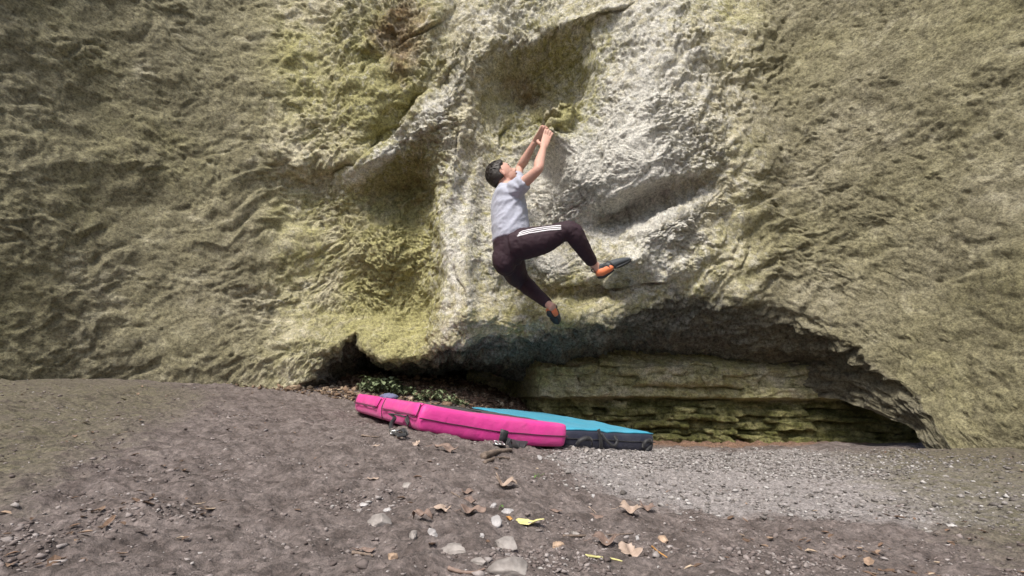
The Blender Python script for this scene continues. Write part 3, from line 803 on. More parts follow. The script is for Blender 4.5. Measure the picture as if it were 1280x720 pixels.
# ------------------------------------------------------------------ the climber
body_root = P(637, 312, 3.34)
per = None
H = {}
Yv = Vector((0, 1, 0))
def pt(px, py, Y): return P(px, py, Y)
sh_n, el_n, wr_n, kn_n = pt(645.5, 237, 3.20), pt(671.5, 213, 3.07), pt(679.5, 184, 3.24), pt(683.5, 171, 3.33)
sh_f, el_f, wr_f, kn_f = pt(645, 233, 3.52), pt(649.5, 211, 3.70), pt(668.5, 178, 3.54), pt(677, 167, 3.46)
neck, chest, belly, pel = pt(635, 236, 3.37), pt(636, 256, 3.36), pt(638, 285, 3.35), pt(638, 310, 3.35)
hip_n, knee_n, ank_n = pt(643, 307, 3.26), pt(714, 290, 3.16), pt(744, 332, 3.36)
hip_f, knee_f, ank_f = pt(636, 318, 3.44), pt(653, 352, 3.66), pt(686, 380, 3.50)
f = Vector((.765, .10, .62)).normalized(); w_ = Vector((0, -1, 0)); w_ = (w_-f*w_.dot(f)).normalized(); u = w_.cross(f); u = -u if u.z < 0 else u
hc = pt(626, 218, 3.36); AX = (f, u, w_)
def hp(a, b, c): return hc + f*a + u*b + w_*c
head = [ball(hc, AX, (.096, .094, .075), 24), ball(hp(.030, -.045, 0), AX, (.066, .072, .056), 20), ball(hp(.056, -.088, 0), AX, (.032, .026, .032), 14),
        ball(hp(.055, .020, 0), AX, (.042, .045, .055), 16), ball(hp(.076, .012, 0), AX, (.018, .012, .040), 12),
        tube([hp(.082, .008, 0), hp(.100, -.018, 0), hp(.112, -.034, 0), hp(.092, -.044, 0)], [(.008, .010), (.010, .011), (.013, .015), (.009, .012)], hint=w_, seg=10),
        ball(hp(.090, -.058, 0), AX, (.012, .007, .020), 10), ball(hp(.086, -.070, 0), AX, (.012, .007, .017), 10),
        ball(hp(.052, -.030, .036), AX, (.026, .024, .020), 12), ball(hp(.052, -.030, -.036), AX, (.026, .024, .020), 12),
        tube([hp(-.015, -.055, 0), hp(-.030, -.105, 0), neck, chest], [(.055, .052), (.056, .055), (.062, .075), (.09, .13)], hint=w_)]
for sg in (1, -1):
    head.append(ball(hp(-.008, -.028, .074*sg), ((f*.96-w_*.28*sg).normalized(), u, (w_*.96+f*.28*sg).normalized()), (.017, .029, .008), 14))
    head.append(tube([hp(-.018, -.036, .080*sg), hp(-.024, -.016, .086*sg), hp(-.014, .002, .085*sg), hp(.004, -.006, .079*sg)], [.0042]*4, seg=6))
torso = [tube([neck, chest, belly, pel], [(.07, .12), (.10, .17), (.095, .15), (.10, .15)])]
def arm(s, e, wr, fac=1.):
    return [tube([s, s.lerp(e, .35)+Z*.0, e, e.lerp(wr, .3), wr.lerp(e, .15), wr], [(.046, .048), (.042, .044), (.034, .036), (.038, .040), (.026, .030), (.022, .028)], seg=18, n=36)]
def hand(wr, kn, over, side_, tipv, thumb):
    """palm plus four fingers hooked over the hold and a thumb"""
    d = (kn-wr).normalized(); sd = (side_ - d*side_.dot(d)).normalized(); nr = d.cross(sd)
    if nr.dot(over) < 0: nr = -nr
    ps = [tube([wr-d*.02, wr+d*.02, wr.lerp(kn, .6), kn], [(.019, .025), (.019, .030), (.017, .035), (.013, .034)], hint=sd, seg=16)]
    for i, (o, l) in enumerate(((-.027, .95), (-.0092, 1.12), (.0092, 1.06), (.027, .86))):
        b = kn + sd*o - d*.012
        k1 = kn + sd*o*1.02 + d*.010 + nr*.004
        m1 = k1 + (d*.030 + nr*.020)*l + sd*o*.1
        m2 = m1 + (tipv*.024)*l
        t = m2 + (tipv*.016 - nr*.010)*l
        ps.append(tube([b, k1, m1, m2, t], [.0095, .0095, .0088, .0082, .0066], seg=10, n=20))
    tb = wr + d*.022 + sd*.026*thumb
    ps.append(tube([tb, tb+sd*.022*thumb+d*.020-nr*.006, tb+sd*.030*thumb+d*.048-nr*.012, tb+sd*.026*thumb+d*.070-nr*.016], [.0145, .0125, .0105, .0080], seg=10, n=18))
    return ps
tipn = (P(688, 162, 3.46)-P(684, 167, 3.36)).normalized(); tipf = (P(687, 160.5, 3.52)-P(680, 163.5, 3.46)).normalized()
arms = arm(sh_n, el_n, wr_n) + arm(sh_f, el_f, wr_f)
arms += hand(wr_n, kn_n, Vector((-.5, -1, .3)), Vector((1, .35, -.2)), tipn, -1)
arms += hand(wr_f, kn_f, Vector((-.5, -.6, .8)), Vector((.6, .9, -.5)), tipf, 1)
legs = [tube([hip_n, pt(680, 299.5, 3.21), pt(712, 290, 3.17), pt(722, 301, 3.20), pt(732, 316, 3.28), pt(740.5, 328, 3.345), ank_n+(ank_n-knee_n).normalized()*.04], [.075, .06, .048, .046, .038, .033, .034], n=42),
        tube([hip_f, pt(647, 345, 3.61), pt(654, 353, 3.66), pt(665, 363, 3.62), pt(677, 373, 3.555), pt(684.5, 379.5, 3.51), ank_f+(ank_f-knee_f).normalized()*.05], [.075, .058, .046, .040, .032, .029, .033], n=42)]
person = fused('person', head+torso+arms+legs, M['skin'], None, .0042, 2)
person.data.transform(Matrix.Translation(-body_root)); person.location = body_root
tag(person, 'person in grey t-shirt and dark striped pants hanging from the rock', 'person')

def cloth(name, parts, m, voxel, smooth, fold, parent=person):
    o = fused(name, parts, m, None, voxel, smooth, fold); return o
def shirt_fold(co):
    # soft creases that radiate from the armpit and hang towards the hem
    a = np.array(pt(652, 244, 3.2)); d = co-a; r = np.linalg.norm(d, axis=1)+1e-4
    ang = np.arctan2(d[:,2], d[:,0])
    m = np.stack([co[:,0]*9+co[:,2]*9, co[:,1]*4, co[:,2]*16-co[:,0]*14], 1)
    n = .7*ridged(m*.6, 2, 120, .5) + .5*ridged(np.stack([co[:,0]*3+co[:,2]*3, co[:,1]*3, co[:,2]*10-co[:,0]*16], 1)*.8, 2, 125, .4)
    w2 = .0035*np.sin(ang*11+4*noise(co*6, 121))*np.exp(-((r-.14)/.10)**2)
    return .014*n + w2 + .0012*fbm(co*60, 2, 122)
def hang(c, lo, hi): return sstep(lo, hi, c)
shirt = cloth('t_shirt', [
    tube([pt(635.5, 237.5, 3.37), pt(634.5, 242, 3.37), pt(635, 250, 3.37), pt(636, 262, 3.36), pt(637.5, 278, 3.35), pt(638.5, 292, 3.35), pt(638.5, 303, 3.35)],
         [(.066, .085), (.092, .165), (.118, .195), (.130, .190), (.132, .180), (.134, .178), (.128, .172)], n=48, seg=30),
    tube([pt(641, 243, 3.28), sh_n, sh_n.lerp(el_n, .30), sh_n.lerp(el_n, .42)], [(.075, .07), (.071, .067), (.060, .060), (.056, .057)], seg=20, n=24),
    tube([pt(641, 240, 3.42), sh_f, sh_f.lerp(el_f, .34), sh_f.lerp(el_f, .46)], [(.075, .07), (.070, .066), (.062, .062), (.060, .060)], seg=20, n=24),
    tube([pt(624, 246, 3.30), pt(634, 241.5, 3.30), pt(643, 238, 3.26)], [(.05, .05), (.055, .06), (.06, .06)]),
    ], M['shirt'], .006, 4, shirt_fold)
def trouser_fold(co):
    k = np.array(knee_n); r = np.linalg.norm(co-k, axis=1); k2 = np.array(knee_f); r2 = np.linalg.norm(co-k2, axis=1); h = np.array(hip_n); r3 = np.linalg.norm(co-h, axis=1)
    m = np.stack([co[:,0]*16+co[:,2]*9, co[:,1]*7, co[:,2]*14-co[:,0]*4], 1)
    n = ridged(m, 2, 130, .5)
    return .003+.0045*n + .006*n*(np.exp(-(r/.10)**2)+np.exp(-(r2/.12)**2)+.6*np.exp(-(r3/.13)**2)) + .0008*fbm(co*70, 2, 131)
trouser = cloth('track_pants', [
    tube([pt(637, 299, 3.35), pt(637, 308, 3.35), pt(637, 320, 3.36), pt(638, 330, 3.38)], [(.112, .155), (.118, .165), (.108, .160), (.075, .12)], n=20, seg=26),
    ball(pt(631, 323, 3.30), (Vector((1, 0, 0)), Z, Yv), (.088, .115, .09)), ball(pt(632, 325, 3.42), (Vector((1, 0, 0)), Z, Yv), (.088, .12, .09)),
    tube([pt(643, 307, 3.27), pt(658, 304, 3.24), pt(680, 299.5, 3.21), pt(702, 290.5, 3.18), pt(714, 289, 3.17), pt(722, 300, 3.20), pt(732, 316, 3.28), pt(740.5, 328, 3.345)],
         [(.110, .110), (.110, .106), (.094, .092), (.066, .070), (.064, .067), (.060, .062), (.047, .051), (.038, .040)], n=64, seg=24),
    tube([pt(636, 318, 3.43), pt(640, 332, 3.50), pt(647, 346, 3.62), pt(654, 353, 3.66), pt(665, 363, 3.62), pt(677, 373, 3.555), pt(684.5, 379.5, 3.51)],
         [(.113, .11), (.100, .098), (.080, .080), (.066, .069), (.053, .056), (.042, .044), (.036, .037)], n=64, seg=24),
    ], M['trouser'], .006, 4, trouser_fold)
for o in (shirt, trouser):
    o.parent = person; o.data.transform(Matrix.Translation(-body_root))
dg = bpy.context.evaluated_depsgraph_get()
def vbvh(o, off):
    me = o.data; vs = [v.co+off for v in me.vertices]; return BVHTree.FromPolygons(vs, [tuple(q.vertices) for q in me.polygons])
tb = vbvh(trouser, body_root)
for k in range(3):
    path = [(646.5+k*1.2, 295.0-2.0*k+.6), (655, 292.2-2.2*k+.9), (665, 289.8-2.2*k+1.0), (678, 288.0-2.2*k+.8), (690, 287.0-2.2*k+.4), (701.5, 286.4-2.2*k+.2)]
    pp = []
    for a, b in path:
        c = Vector((0, 0, CAMZ)); d = (P(a, b, 1)-c).normalized(); h = tb.ray_cast(c, d)
        if h[0]: pp.append((h[0]+h[1]*.0035*(1 if h[1].dot(d) < 0 else -1), h[1]))
    V = []; F = []
    m_ = 5*(len(pp)-1)
    for i in range(m_+1):
        c = Vector(catmull([tuple(q[0]) for q in pp], i/m_)); h = tb.find_nearest(c)
        nn = (c-h[0]).normalized(); c = h[0]+nn*.0028
        nx_ = Vector(catmull([tuple(q[0]) for q in pp], min(1, (i+1)/m_))); pv = Vector(catmull([tuple(q[0]) for q in pp], max(0, (i-1)/m_)))
        sd = nn.cross((nx_-pv).normalized()).normalized()
        V += [c-sd*.0042+nn*0, c+sd*.0042, c+sd*.0042-nn*.004, c-sd*.0042-nn*.004]
    for i in range(m_):
        for j in range(4): F.append((i*4+j, i*4+(j+1) % 4, (i+1)*4+(j+1) % 4, (i+1)*4+j))
    F.append((0, 1, 2, 3)); F.append((m_*4+3, m_*4+2, m_*4+1, m_*4))
    o = mesh('stripe', [v-body_root for v in V], F, M['white'], trouser); clean(o.data, 1e-6)

# hair
V = []; F = []; seg = 56; rg = 40
pn = []
for i in range(rg+1):
    ph = PI*i/rg
    for k in range(seg):
        th = 2*PI*k/seg; d = Vector((math.sin(ph)*math.cos(th), math.cos(ph), math.sin(ph)*math.sin(th)))   # along f, u, w
        pn.append(d)
arr = np.array([tuple(d) for d in pn])
nz = fbm(arr*np.array([3, 5, 3]), 3, 140); nz2 = noise(arr*np.array([9, 22, 9]), 141)
for d, n1, n2 in zip(pn, nz, nz2):
    x, y, z = d; y_ = y
    # hairline: covers the crown and the back, open on the face, runs down before the ear
    front = x - (.30 + .52*y); low = -.62 - y + (.0 if x < -.1 else (x+.1)*.9)
    cover_ = float(sstep(.10, -.06, np.array(front)))*float(sstep(.10, -.10, np.array(low)))
    if x > -.25 and y < -.05 and abs(z) > .5: cover_ *= float(sstep(.25, .05, np.array(x+.25-(y+.05)*-.2)))   # ear
    if abs(z) > .45 and x > .0 and y < .30: cover_ *= float(sstep(.16, .02, np.array(x - .35*(y+.1))))
    r = Vector((.109*x-.008, .109*y+.006, .088*z)) * (1 + .050*n1 + .035*n2)
    if x > .2 and y > .2: r += Vector((.010, .004, 0))
    r2 = Vector((.080*x-.004, .080*y, .060*z))
    q = r2.lerp(r, cover_); V.append(hp(*q)-body_root)
for i in range(rg):
    for k in range(seg):
        k2 = (k+1) % seg; F.append((i*seg+k, (i+1)*seg+k, (i+1)*seg+k2, i*seg+k2))
rr = np.random.default_rng(77); lk = []
for i in range(620):
    ph = rr.uniform(0, PI); th = rr.uniform(0, 2*PI); x, y, z = math.sin(ph)*math.cos(th), math.cos(ph), math.sin(ph)*math.sin(th)
    if x > .28+.52*y or -.62-y+(0 if x < -.1 else (x+.1)*.9) > -.04: continue
    if abs(z) > .40 and x > -.05 and y < .34: continue
    a_ = Vector((.108*x-.008, .108*y+.006, .087*z)); n_ = Vector((x, y, z))
    d_ = Vector((.9 if y > .35 else -.35, -.75, 0)) + Vector((rr.uniform(-.5, .5), rr.uniform(-.4, .4), rr.uniform(-.5, .5))); d_ = (d_-n_*d_.dot(n_)).normalized()
    Ln = rr.uniform(.018, .034) if y > .2 else rr.uniform(.010, .018)
    q = [hp(*(a_-n_*.004)), hp(*(a_+d_*Ln*.5+n_*.0012)), hp(*(a_+d_*Ln-n_*.0010))]
    lk.append(tube([w2-body_root for w2 in q], [.0030, .0026, .0008], seg=5, n=4))
lv, lf = join(lk); b_ = len(V); V += lv; F += [tuple(q+b_ for q in t_) for t_ in lf]
o = mesh('hair', V, F, M['hair'], person); clean(o.data, 1e-6)
for sg in (1, -1):
    V, F = ball(hp(.085, -.004, .030*sg), AX, (.0055, .0035, .009), 12); mesh('eye', [v-body_root for v in V], F, M['eye'], person)
    V, F = tube([hp(.091, .014, .016*sg), hp(.090, .018, .030*sg), hp(.078, .014, .046*sg)], [.002, .0028, .0015], seg=8); mesh('eyebrow', [v-body_root for v in V], F, M['hair'], person)
V, F = tube([hp(.093, -.064, -.018), hp(.103, -.064, 0), hp(.093, -.064, .018)], [.003, .006, .003], seg=8); mesh('mouth', [v-body_root for v in V], F, M['lips'], person)

# climbing shoes
def shoe(heel, toe, ankle, flip, T=1.):
    """heel and toe points, ankle above; returns nothing, builds the shoe under the climber"""
    d = (toe-heel).normalized(); L = (toe-heel).length
    upv = (ankle-heel.lerp(toe, .22)); upv = (upv-d*upv.dot(d)).normalized(); sd = d.cross(upv)
    def q(a, b, c=0): return heel + d*(a*L) + upv*b + sd*c
    up_ = [tube([q(-.02, .012), q(.10, .016), q(.28, .020), q(.50, .018), q(.72, .008), q(.90, -.004), q(1.0, -.012)],
                [(.022, .022), (.036, .032), (.038, .034), (.034, .038), (.026, .040), (.017, .031), (.006, .012)], hint=sd, n=42, seg=22),
           tube([q(.10, .02), q(.16, .045), q(.18, .062)], [(.040, .030), (.036, .031), (.033, .031)], hint=sd, seg=18)]
    s1 = fused('climbing_shoe', up_, M['shoe'], None, .004, 2); s1.parent = person; s1.data.transform(Matrix.Translation(-body_root))
    def sub(name, parts, m, vx=.004):
        o = fused(name, parts, m, None, vx, 1); o.data.transform(Matrix.Translation(-body_root)); o.parent = s1; return o
    sub('heel_panel', [tube([q(-.035, .012), q(.06, .016), q(.20, .014), q(.36, .010), q(.44, .008)], [(.020, .020), (.036, .040), (.0345, .043), (.029, .044), (.015, .030)], hint=sd, n=30, seg=20)], M['orange'])
    sub('sole', [tube([q(-.03, -.006), q(.08, -.020), q(.24, -.022), q(.42, -.018)], [(.014, .018), (.016, .026), (.014, .028), (.008, .028)], hint=sd, n=24, seg=18),
                 tube([q(.46, -.008), q(.62, -.014), q(.80, -.018), q(.94, -.018), q(1.02, -.016)], [(.008, .034), (.016, .040), (.016, .037), (.015, .026), (.006, .012)], hint=sd, n=30, seg=18)], M['rubber'])
    for a in (.26, .38):
        sub('closure_strap', [tube([q(a+.05, .018, -.040), q(a+.02, .046, -.026), q(a, .060, 0), q(a+.02, .046, .026), q(a+.05, .018, .040)], [(.010, .003)]*5, hint=upv, n=20, seg=8)], M['rubber'], .003)
    sub('pull_loop', [tube([q(-.03, .030), q(-.10, .046), q(-.11, .066), q(-.02, .060)], [(.004, .008)]*4, hint=sd, n=16, seg=8)], M['rubber'], .003)
shoe(pt(748.5, 344.5, 3.38), pt(787, 321.5, 3.42), pt(744, 329, 3.35), 1)
shoe(pt(687.0, 388.5, 3.50), pt(697.5, 401.5, 3.66), pt(690, 379, 3.50), 1)


# ------------------------------------------------------------------ stones, leaves, twigs and weeds
ICO = None
def ico(sub):
    b = bmesh.new(); bmesh.ops.create_icosphere(b, subdivisions=sub, radius=1); b.verts.ensure_lookup_table()
    V = np.array([tuple(v.co) for v in b.verts]); F = np.array([[v.index for v in q.verts] for q in b.faces]); b.free(); return V, F
I1 = ico(1); I3 = ico(4)
def depth_scale(q): return (q.y*CP + (q.z-CAMZ)*SP)/FOC
def stone(px, py, wpx, hpx, m, label, name='stone', sink=.35, yaw=0., seed=0, flat=1.):
    c = on_ground(px, py + hpx*.35); k = depth_scale(c); a = wpx*k/2; h = hpx*k/2
    V = I3[0].copy(); n = V.copy()
    V *= (1 + .28*fbm(n*1.1+seed*3.7, 2, 200+seed))[:,None]
    r = 1 + .10*fbm(n*2.5+seed*3.7, 3, 200+seed) + .07*ridged(n*3+seed, 3, 230)
    for t_ in range(13):                       # flat broken faces
        g = np.random.default_rng(seed*17+t_).normal(size=3); g /= np.linalg.norm(g); dd = V@g; lim = .50+.28*((t_*37+seed*13) % 10)/10
        V = V - np.clip(dd-lim, 0, None)[:,None]*g*.97
    V = V*(.6+.4*r[:,None])*np.array([a, a*.8*flat, h*1.25])*1.12; V += .0015*fbm(V*260, 3, 210)[:,None]*n
    cy, sy = math.cos(yaw), math.sin(yaw); V = np.stack([V[:,0]*cy-V[:,1]*sy, V[:,0]*sy+V[:,1]*cy, V[:,2]], 1)
    o = mesh(name, V, I3[1], m); o.location = c + Vector((0, a*.5, h*(1-sink)*.8 - h*.1)); tag(o, label, 'stone')
    return o
STONES = [
 (619, 653, 17, 13, 'stone_pale', 'pale grey angular stone touching the tip of the yellow leaf', .2, .4),
 (631, 679, 38, 17, 'stone', 'large dark grey half buried stone below the yellow leaf', .72, .1),
 (697, 681, 15, 9, 'stone_tan', 'rounded tan stone right of the large dark half buried stone', .3, .2),
 (829, 674, 16, 9, 'stone_tan', 'tan stone close to the right edge of the foreground', .3, 1.),
 (516, 670, 13, 12, 'stone', 'small olive grey upright stone on the left foreground dirt', .3, .3),
 (541, 666, 12, 11, 'stone_pale', 'small pale stone below the arched rusty leaf', .3, .3),
 (489, 696, 12, 11, 'stone_tan', 'brownish rounded stone at the lower left of the foreground', .3, .3),
 (602, 670, 6, 5, 'stone_pale', 'tiny white pebble left of the large dark half buried stone', .2, .3),
 (476, 652, 34, 15, 'stone', 'broad low sandy stone sunk in the dirt on the left', .6, .2),
 (566, 687, 64, 13, 'stone', 'long flat embedded slab in the middle of the foreground', .72, .05),
 (510, 606, 15, 8, 'stone', 'pale flat stone in the dirt below the black strap loop', .4, .3),
 (455, 631, 13, 6, 'stone_pale', 'flat whitish stone at the left end of the bare dirt', .4, .3),
 (484, 638, 10, 5, 'stone_pale', 'thin whitish chip right of the flat whitish stone', .4, .3),
 (634, 639, 15, 8, 'stone_pale', 'pale stone beside the small green leaf', .3, .3),
 (617, 632, 10, 7, 'stone_pale', 'small pale stone between the green leaf and the curled brown leaf', .3, .3),
 (640, 712, 54, 22, 'stone', 'big pale rock poking out at the bottom edge', .86, .1),
 (600, 703, 22, 10, 'stone', 'grey stone left of the big pale rock at the bottom edge', .5, .1),
 (717, 561, 7, 6, 'stone', 'grey chunk of gravel at the left end of the navy pad', .1, .3),
 (733, 563, 7, 5, 'stone', 'grey chunk of gravel against the middle of the navy pad', .1, .9),
 (675, 573, 9, 6, 'stone_pale', 'light stone on the dirt below the right end of the pink pad', .2, .9),
 (742, 620, 8, 5, 'stone_pale', 'pale stone at the crest of the dirt mound on the right', .2, .9),
 (720, 668, 20, 7, 'stone', 'flat mauve grey stone above the rounded tan stone', .4, .9),
 (797, 673, 7, 6, 'stone_pale', 'little pale pebble above the big tan curled leaf', .2, .9),
 (520, 472, 12, 8, 'stone_tan', 'tan block of stone on the slope behind the pink pad', .1, .9),
 (531, 474, 9, 4, 'stone_tan', 'flat tan stone right of the tan block behind the pink pad', .1, .9),
 (640, 505, 8, 5, 'stone_tan', 'stone on the dark slope just above the blue pad', .1, .9),
 (585, 484, 8, 5, 'stone_tan', 'small brown stone high on the dark slope under the overhang', .1, .9)]
for i, (px, py, a, b, m_, lab, sk, yw) in enumerate(STONES):
    stone(px, py, a, b, M[m_], lab, sink=sk, yaw=yw, seed=i+1)

def leaf_geo(L, W, curl, lobes, seed, fold=.3, nr=7, na=36):
    g = np.random.default_rng(seed); V = [(0, 0, 0)]; F = []
    for i in range(1, nr+1):
        for k in range(na):
            th = 2*PI*k/na; t_ = i/nr
            if lobes:
                r = .62 + .38*abs(math.cos(th*lobes/2+.3))**.7 + .06*math.sin(th*11+seed) - .05*(k % 2)
            else:
                r = .95 + .05*math.sin(7*th+seed) - .03*(k % 2)
                r *= 1 - .25*abs(math.sin(th))**3 + .12*max(0, math.cos(th))**6
            V.append((L/2*r*t_*math.cos(th), W/2*r*t_*math.sin(th), 0))
    V = np.array(V, float); x = V[:,0]/(L/2); y = V[:,1]/(W/2)
    z = L*(curl*.19*(x*x)*np.sign(1) + fold*.22*np.abs(y)*W/L + .05*np.sin(x*3+seed)*y + curl*.10*np.cos(x*5+seed)) + .10*L*noise(np.stack([x*1.6, y*1.6, 0*x+seed], 1), 250) + .03*L*noise(np.stack([x*5, y*5, 0*x+seed], 1), 251)
    V[:,2] = z - z.min()
    for k in range(na): F.append((0, 1+k, 1+(k+1) % na))
    for i in range(nr-1):
        for k in range(na):
            a = 1+i*na+k; b = 1+i*na+(k+1) % na; F.append((a, a+na, b+na, b))
    return V, F
def leaf(px, py, wpx, m, label, aspect=.5, yaw=0., curl=1., lobes=0, seed=0, tilt_=0., fold=.4, name='fallen_leaf', stem=True):
    c = on_ground(px, py); k = depth_scale(c); L = wpx*k*(.9 if m is not M['leaf_yellow'] else 1)
    V, F = leaf_geo(L, L*aspect*2.0, curl, lobes, seed, fold)
    o = mesh(name, V, F, m); s_ = o.modifiers.new('t', 'SOLIDIFY'); s_.thickness = .0009; s_.offset = 0
    nrm = gz(c.x, c.y)[1]
    o.rotation_euler = (tilt_*.6 + math.atan2(-nrm.y, nrm.z)*.25, math.atan2(nrm.x, nrm.z)*.25, yaw); o.location = c + Z*.0015
    tag(o, label, 'leaf')
    if stem:
        sv = [(-L*.49, 0, V[:,2].mean()), (-L*.6, L*.03, .004), (-L*.78, L*.02, .001)]
        q = mesh('leaf_stem', *tube(sv, [L*.014, L*.012, L*.010], seg=6, n=8), m, o)
    return o
LEAVES = [
 (661, 656, 46, 'leaf_yellow', 'long pale yellow leaf lying in the middle of the foreground', .17, -.55, .22, 0, .25, .5),
 (631, 610, 36, 'leaf_tan', 'curled tan leaf on the dirt above the small green leaf', .30, .10, 1.1, 5, .25, .8),
 (591, 643, 36, 'leaf_brown', 'brown leaf with a wavy raised edge left of the pale angular stone', .34, -.10, .9, 0, .35, .9),
 (528, 650, 32, 'leaf_brown', 'rusty leaf arched over its own shadow on the left foreground', .26, -.45, -1.3, 0, .3, .8),
 (552, 638, 26, 'leaf_tan', 'pale brown leaf right above the arched rusty leaf', .34, .35, .7, 5, .3, .5),
 (786, 695, 36, 'leaf_tan', 'big tan curled leaf at the lower right of the foreground', .46, .3, .9, 5, .6, .7),
 (788, 641, 34, 'leaf_tan', 'brown tan leaf caught on the crest of the mound at right', .34, -.3, .8, 5, .35, .6),
 (809, 638, 26, 'leaf_brown', 'tattered brown leaf right of the leaf on the mound crest', .30, .1, 1.0, 7, .3, .5),
 (636, 650, 11, 'leaf_orange', 'small orange leaf scrap between the pale stone and yellow leaf', .5, .9, .9, 0, .6, .4),
 (521, 556, 15, 'leaf_tan', 'small tan leaf standing on edge below the pink pad corner', .4, -1.0, .8, 5, .9, .5),
 (556, 563, 38, 'leaf_brown', 'wide brown leaf lying below the front of the pink pad', .26, .06, .8, 5, .2, .6),
 (588, 628, 22, 'leaf_brown', 'brown leaf with a thin stem above the wavy brown leaf', .30, -.6, .9, 0, .4, .5),
 (757, 681, 40, 'leaf_brown', 'crumpled dark brown leaf left of the big tan curled leaf', .34, -.2, 1.0, 7, .3, .6),
 (499, 548, 12, 'leaf_tan', 'scrap of tan leaf beside the strap buckle', .4, -.6, .6, 0, .4, .4),
 (584, 617, 20, 'leaf_brown', 'dull brown leaf left of the curled tan leaf', .3, .5, .7, 5, .3, .4),
 (466, 600, 16, 'leaf_tan', 'thin light brown leaf on the left bank below the pink pad', .2, .1, .3, 0, .2, .4),
 (456, 690, 30, 'leaf_brown', 'reddish brown leaf at the far lower left of the dirt', .16, -.1, .4, 0, .2, .4),
 (470, 558, 10, 'leaf_tan', 'tiny tan leaf on the bank under the left end of the pad', .3, .1, .4, 0, .2, .4),
 (695, 640, 18, 'leaf_brown', 'dark flat leaf on the smooth dirt right of the yellow leaf', .2, -.4, .3, 0, .1, .3),
 (745, 648, 24, 'leaf_brown', 'faded grey brown leaf in the middle of the right mound', .3, -.3, .3, 5, .15, .3)]
for i, (px, py, a, m_, lab, asp, yw, cu, lo, ti, fo) in enumerate(LEAVES):
    leaf(px, py, a, M[m_], lab, asp, yw, cu, lo, i+3, ti, fo, stem=i not in (1, 8, 13, 5))

def twig(pxs, r, m, label, name='twig', lift=.5, cat='twig', branch=None):
    pts = [on_ground(a, b) + Z*(r*lift*1.6) for a, b in pxs]
    c = pts[0].copy(); n = len(pts)
    V, F = tube([p_-c for p_ in pts], [r*(1-.55*i/(n-1)) for i in range(n)], seg=8)
    V = [v + Vector((random.uniform(-1, 1), random.uniform(-1, 1), random.uniform(-1, 1)))*r*.10 for v in V]
    o = mesh(name, V, F, m); o.location = c; tag(o, label, cat)
    if branch:
        b_ = [on_ground(*q)+Z*r*lift*2.2-c for q in branch]
        mesh('side_shoot', *tube(b_, [r*.6, r*.35, r*.2][:len(b_)], seg=6), m, o)
    return o
twig([(604, 573), (612, 569.5), (622, 566.5), (632, 565), (639, 564.5)], .014, M['twig'], 'thick grey root lying in the dirt below the pink pad buckle', 'root', .3, 'root')
twig([(606, 579), (616, 575), (626, 573), (637, 573.5)], .008, M['twig'], 'thinner root just below the thick grey root', 'root', .2, 'root')
twig([(704, 671), (730, 671), (760, 670), (792, 668)], .0028, M['twig'], 'long dark straight twig across the right foreground')
twig([(736, 634), (741, 638), (745, 642)], .0018, M['leaf_tan'], 'short pale dry stalk on the right mound')
twig([(732, 696), (748, 698), (765, 700), (778, 703)], .0024, M['leaf_yellow'], 'pale green grass stalk left of the big tan leaf')
twig([(815, 684), (822, 690), (834, 698)], .0020, M['leaf_orange'], 'thin orange brown stalk at the right edge of the foreground')
twig([(560, 712), (575, 717), (592, 718), (606, 713)], .0032, M['leaf_brown'], 'curved brown stem at the bottom left of the big pale rock')
twig([(564, 616), (574, 622), (580, 628)], .0022, M['twig'], 'short dark twig pointing at the stemmed brown leaf', branch=[(574, 622), (580, 619)])
twig([(440, 693), (452, 694), (466, 697)], .0035, M['twig'], 'brown twig beside the reddish leaf at lower left')
twig([(452, 545), (462, 546.5), (474, 547)], .004, M['twig'], 'weathered twig on the bank under the pad')

def sprout(px, py, hpx, nl, m, label, name='seedling', group=None, spread=1., cat='plant', Y=None, lw=.34):
    c = on_ground(px, py); k = depth_scale(c); h = hpx*k
    o = empty(name, c, label, cat, group); V = []; F = []; SV = []; SF = []
    rr = np.random.default_rng(int(px*7+py))
    for i in range(nl):
        a = rr.uniform(0, 2*PI); e = rr.uniform(.45, 1.15); st = h*rr.uniform(.45, 1.); bx = Vector((rr.uniform(-1, 1), rr.uniform(-1, 1), 0))*h*.35*spread
        d = Vector((math.cos(a)*math.cos(e), math.sin(a)*math.cos(e), math.sin(e)))
        tip = bx + d*st
        v, q = tube([bx, bx+d*st*.5+Z*st*.08, tip], [h*.018, h*.014, h*.010], seg=5, n=5); b = len(SV); SV += v; SF += [tuple(x+b for x in y) for y in q]
        for j in range(3 if nl > 3 else 2):
            a2 = a + rr.uniform(-1.4, 1.4); L = h*rr.uniform(.28, .5); dn = Vector((math.cos(a2), math.sin(a2), rr.uniform(-.35, .5))).normalized()
            sdv = dn.cross(Z).normalized(); b0 = bx + d*st*(1-.28*j); b = len(V); nz_ = sdv.cross(dn)
            for t_ in range(6):
                f_ = t_/5; wd = L*lw*math.sin(PI*min(1, f_*.93+.07))**.8; dro = -L*.35*f_*f_
                for s_ in (-1, 0, 1): V.append(b0 + dn*(L*f_) + sdv*(wd*s_) + Z*(dro + abs(s_)*wd*.3))
            for t_ in range(5):
                for s_ in (0, 1): F.append((b+t_*3+s_, b+t_*3+3+s_, b+t_*3+4+s_, b+t_*3+1+s_))
    mesh('leaves', V, F, m, o); mesh('stems', SV, SF, m, o, True)
    return o
sprout(673, 597, 9, 3, M['green'], 'tiny bright green seedling alone on the dirt below the pads')
sprout(625, 637, 11, 2, M['green'], 'small green leafed seedling between the pale stones and tan leaf')
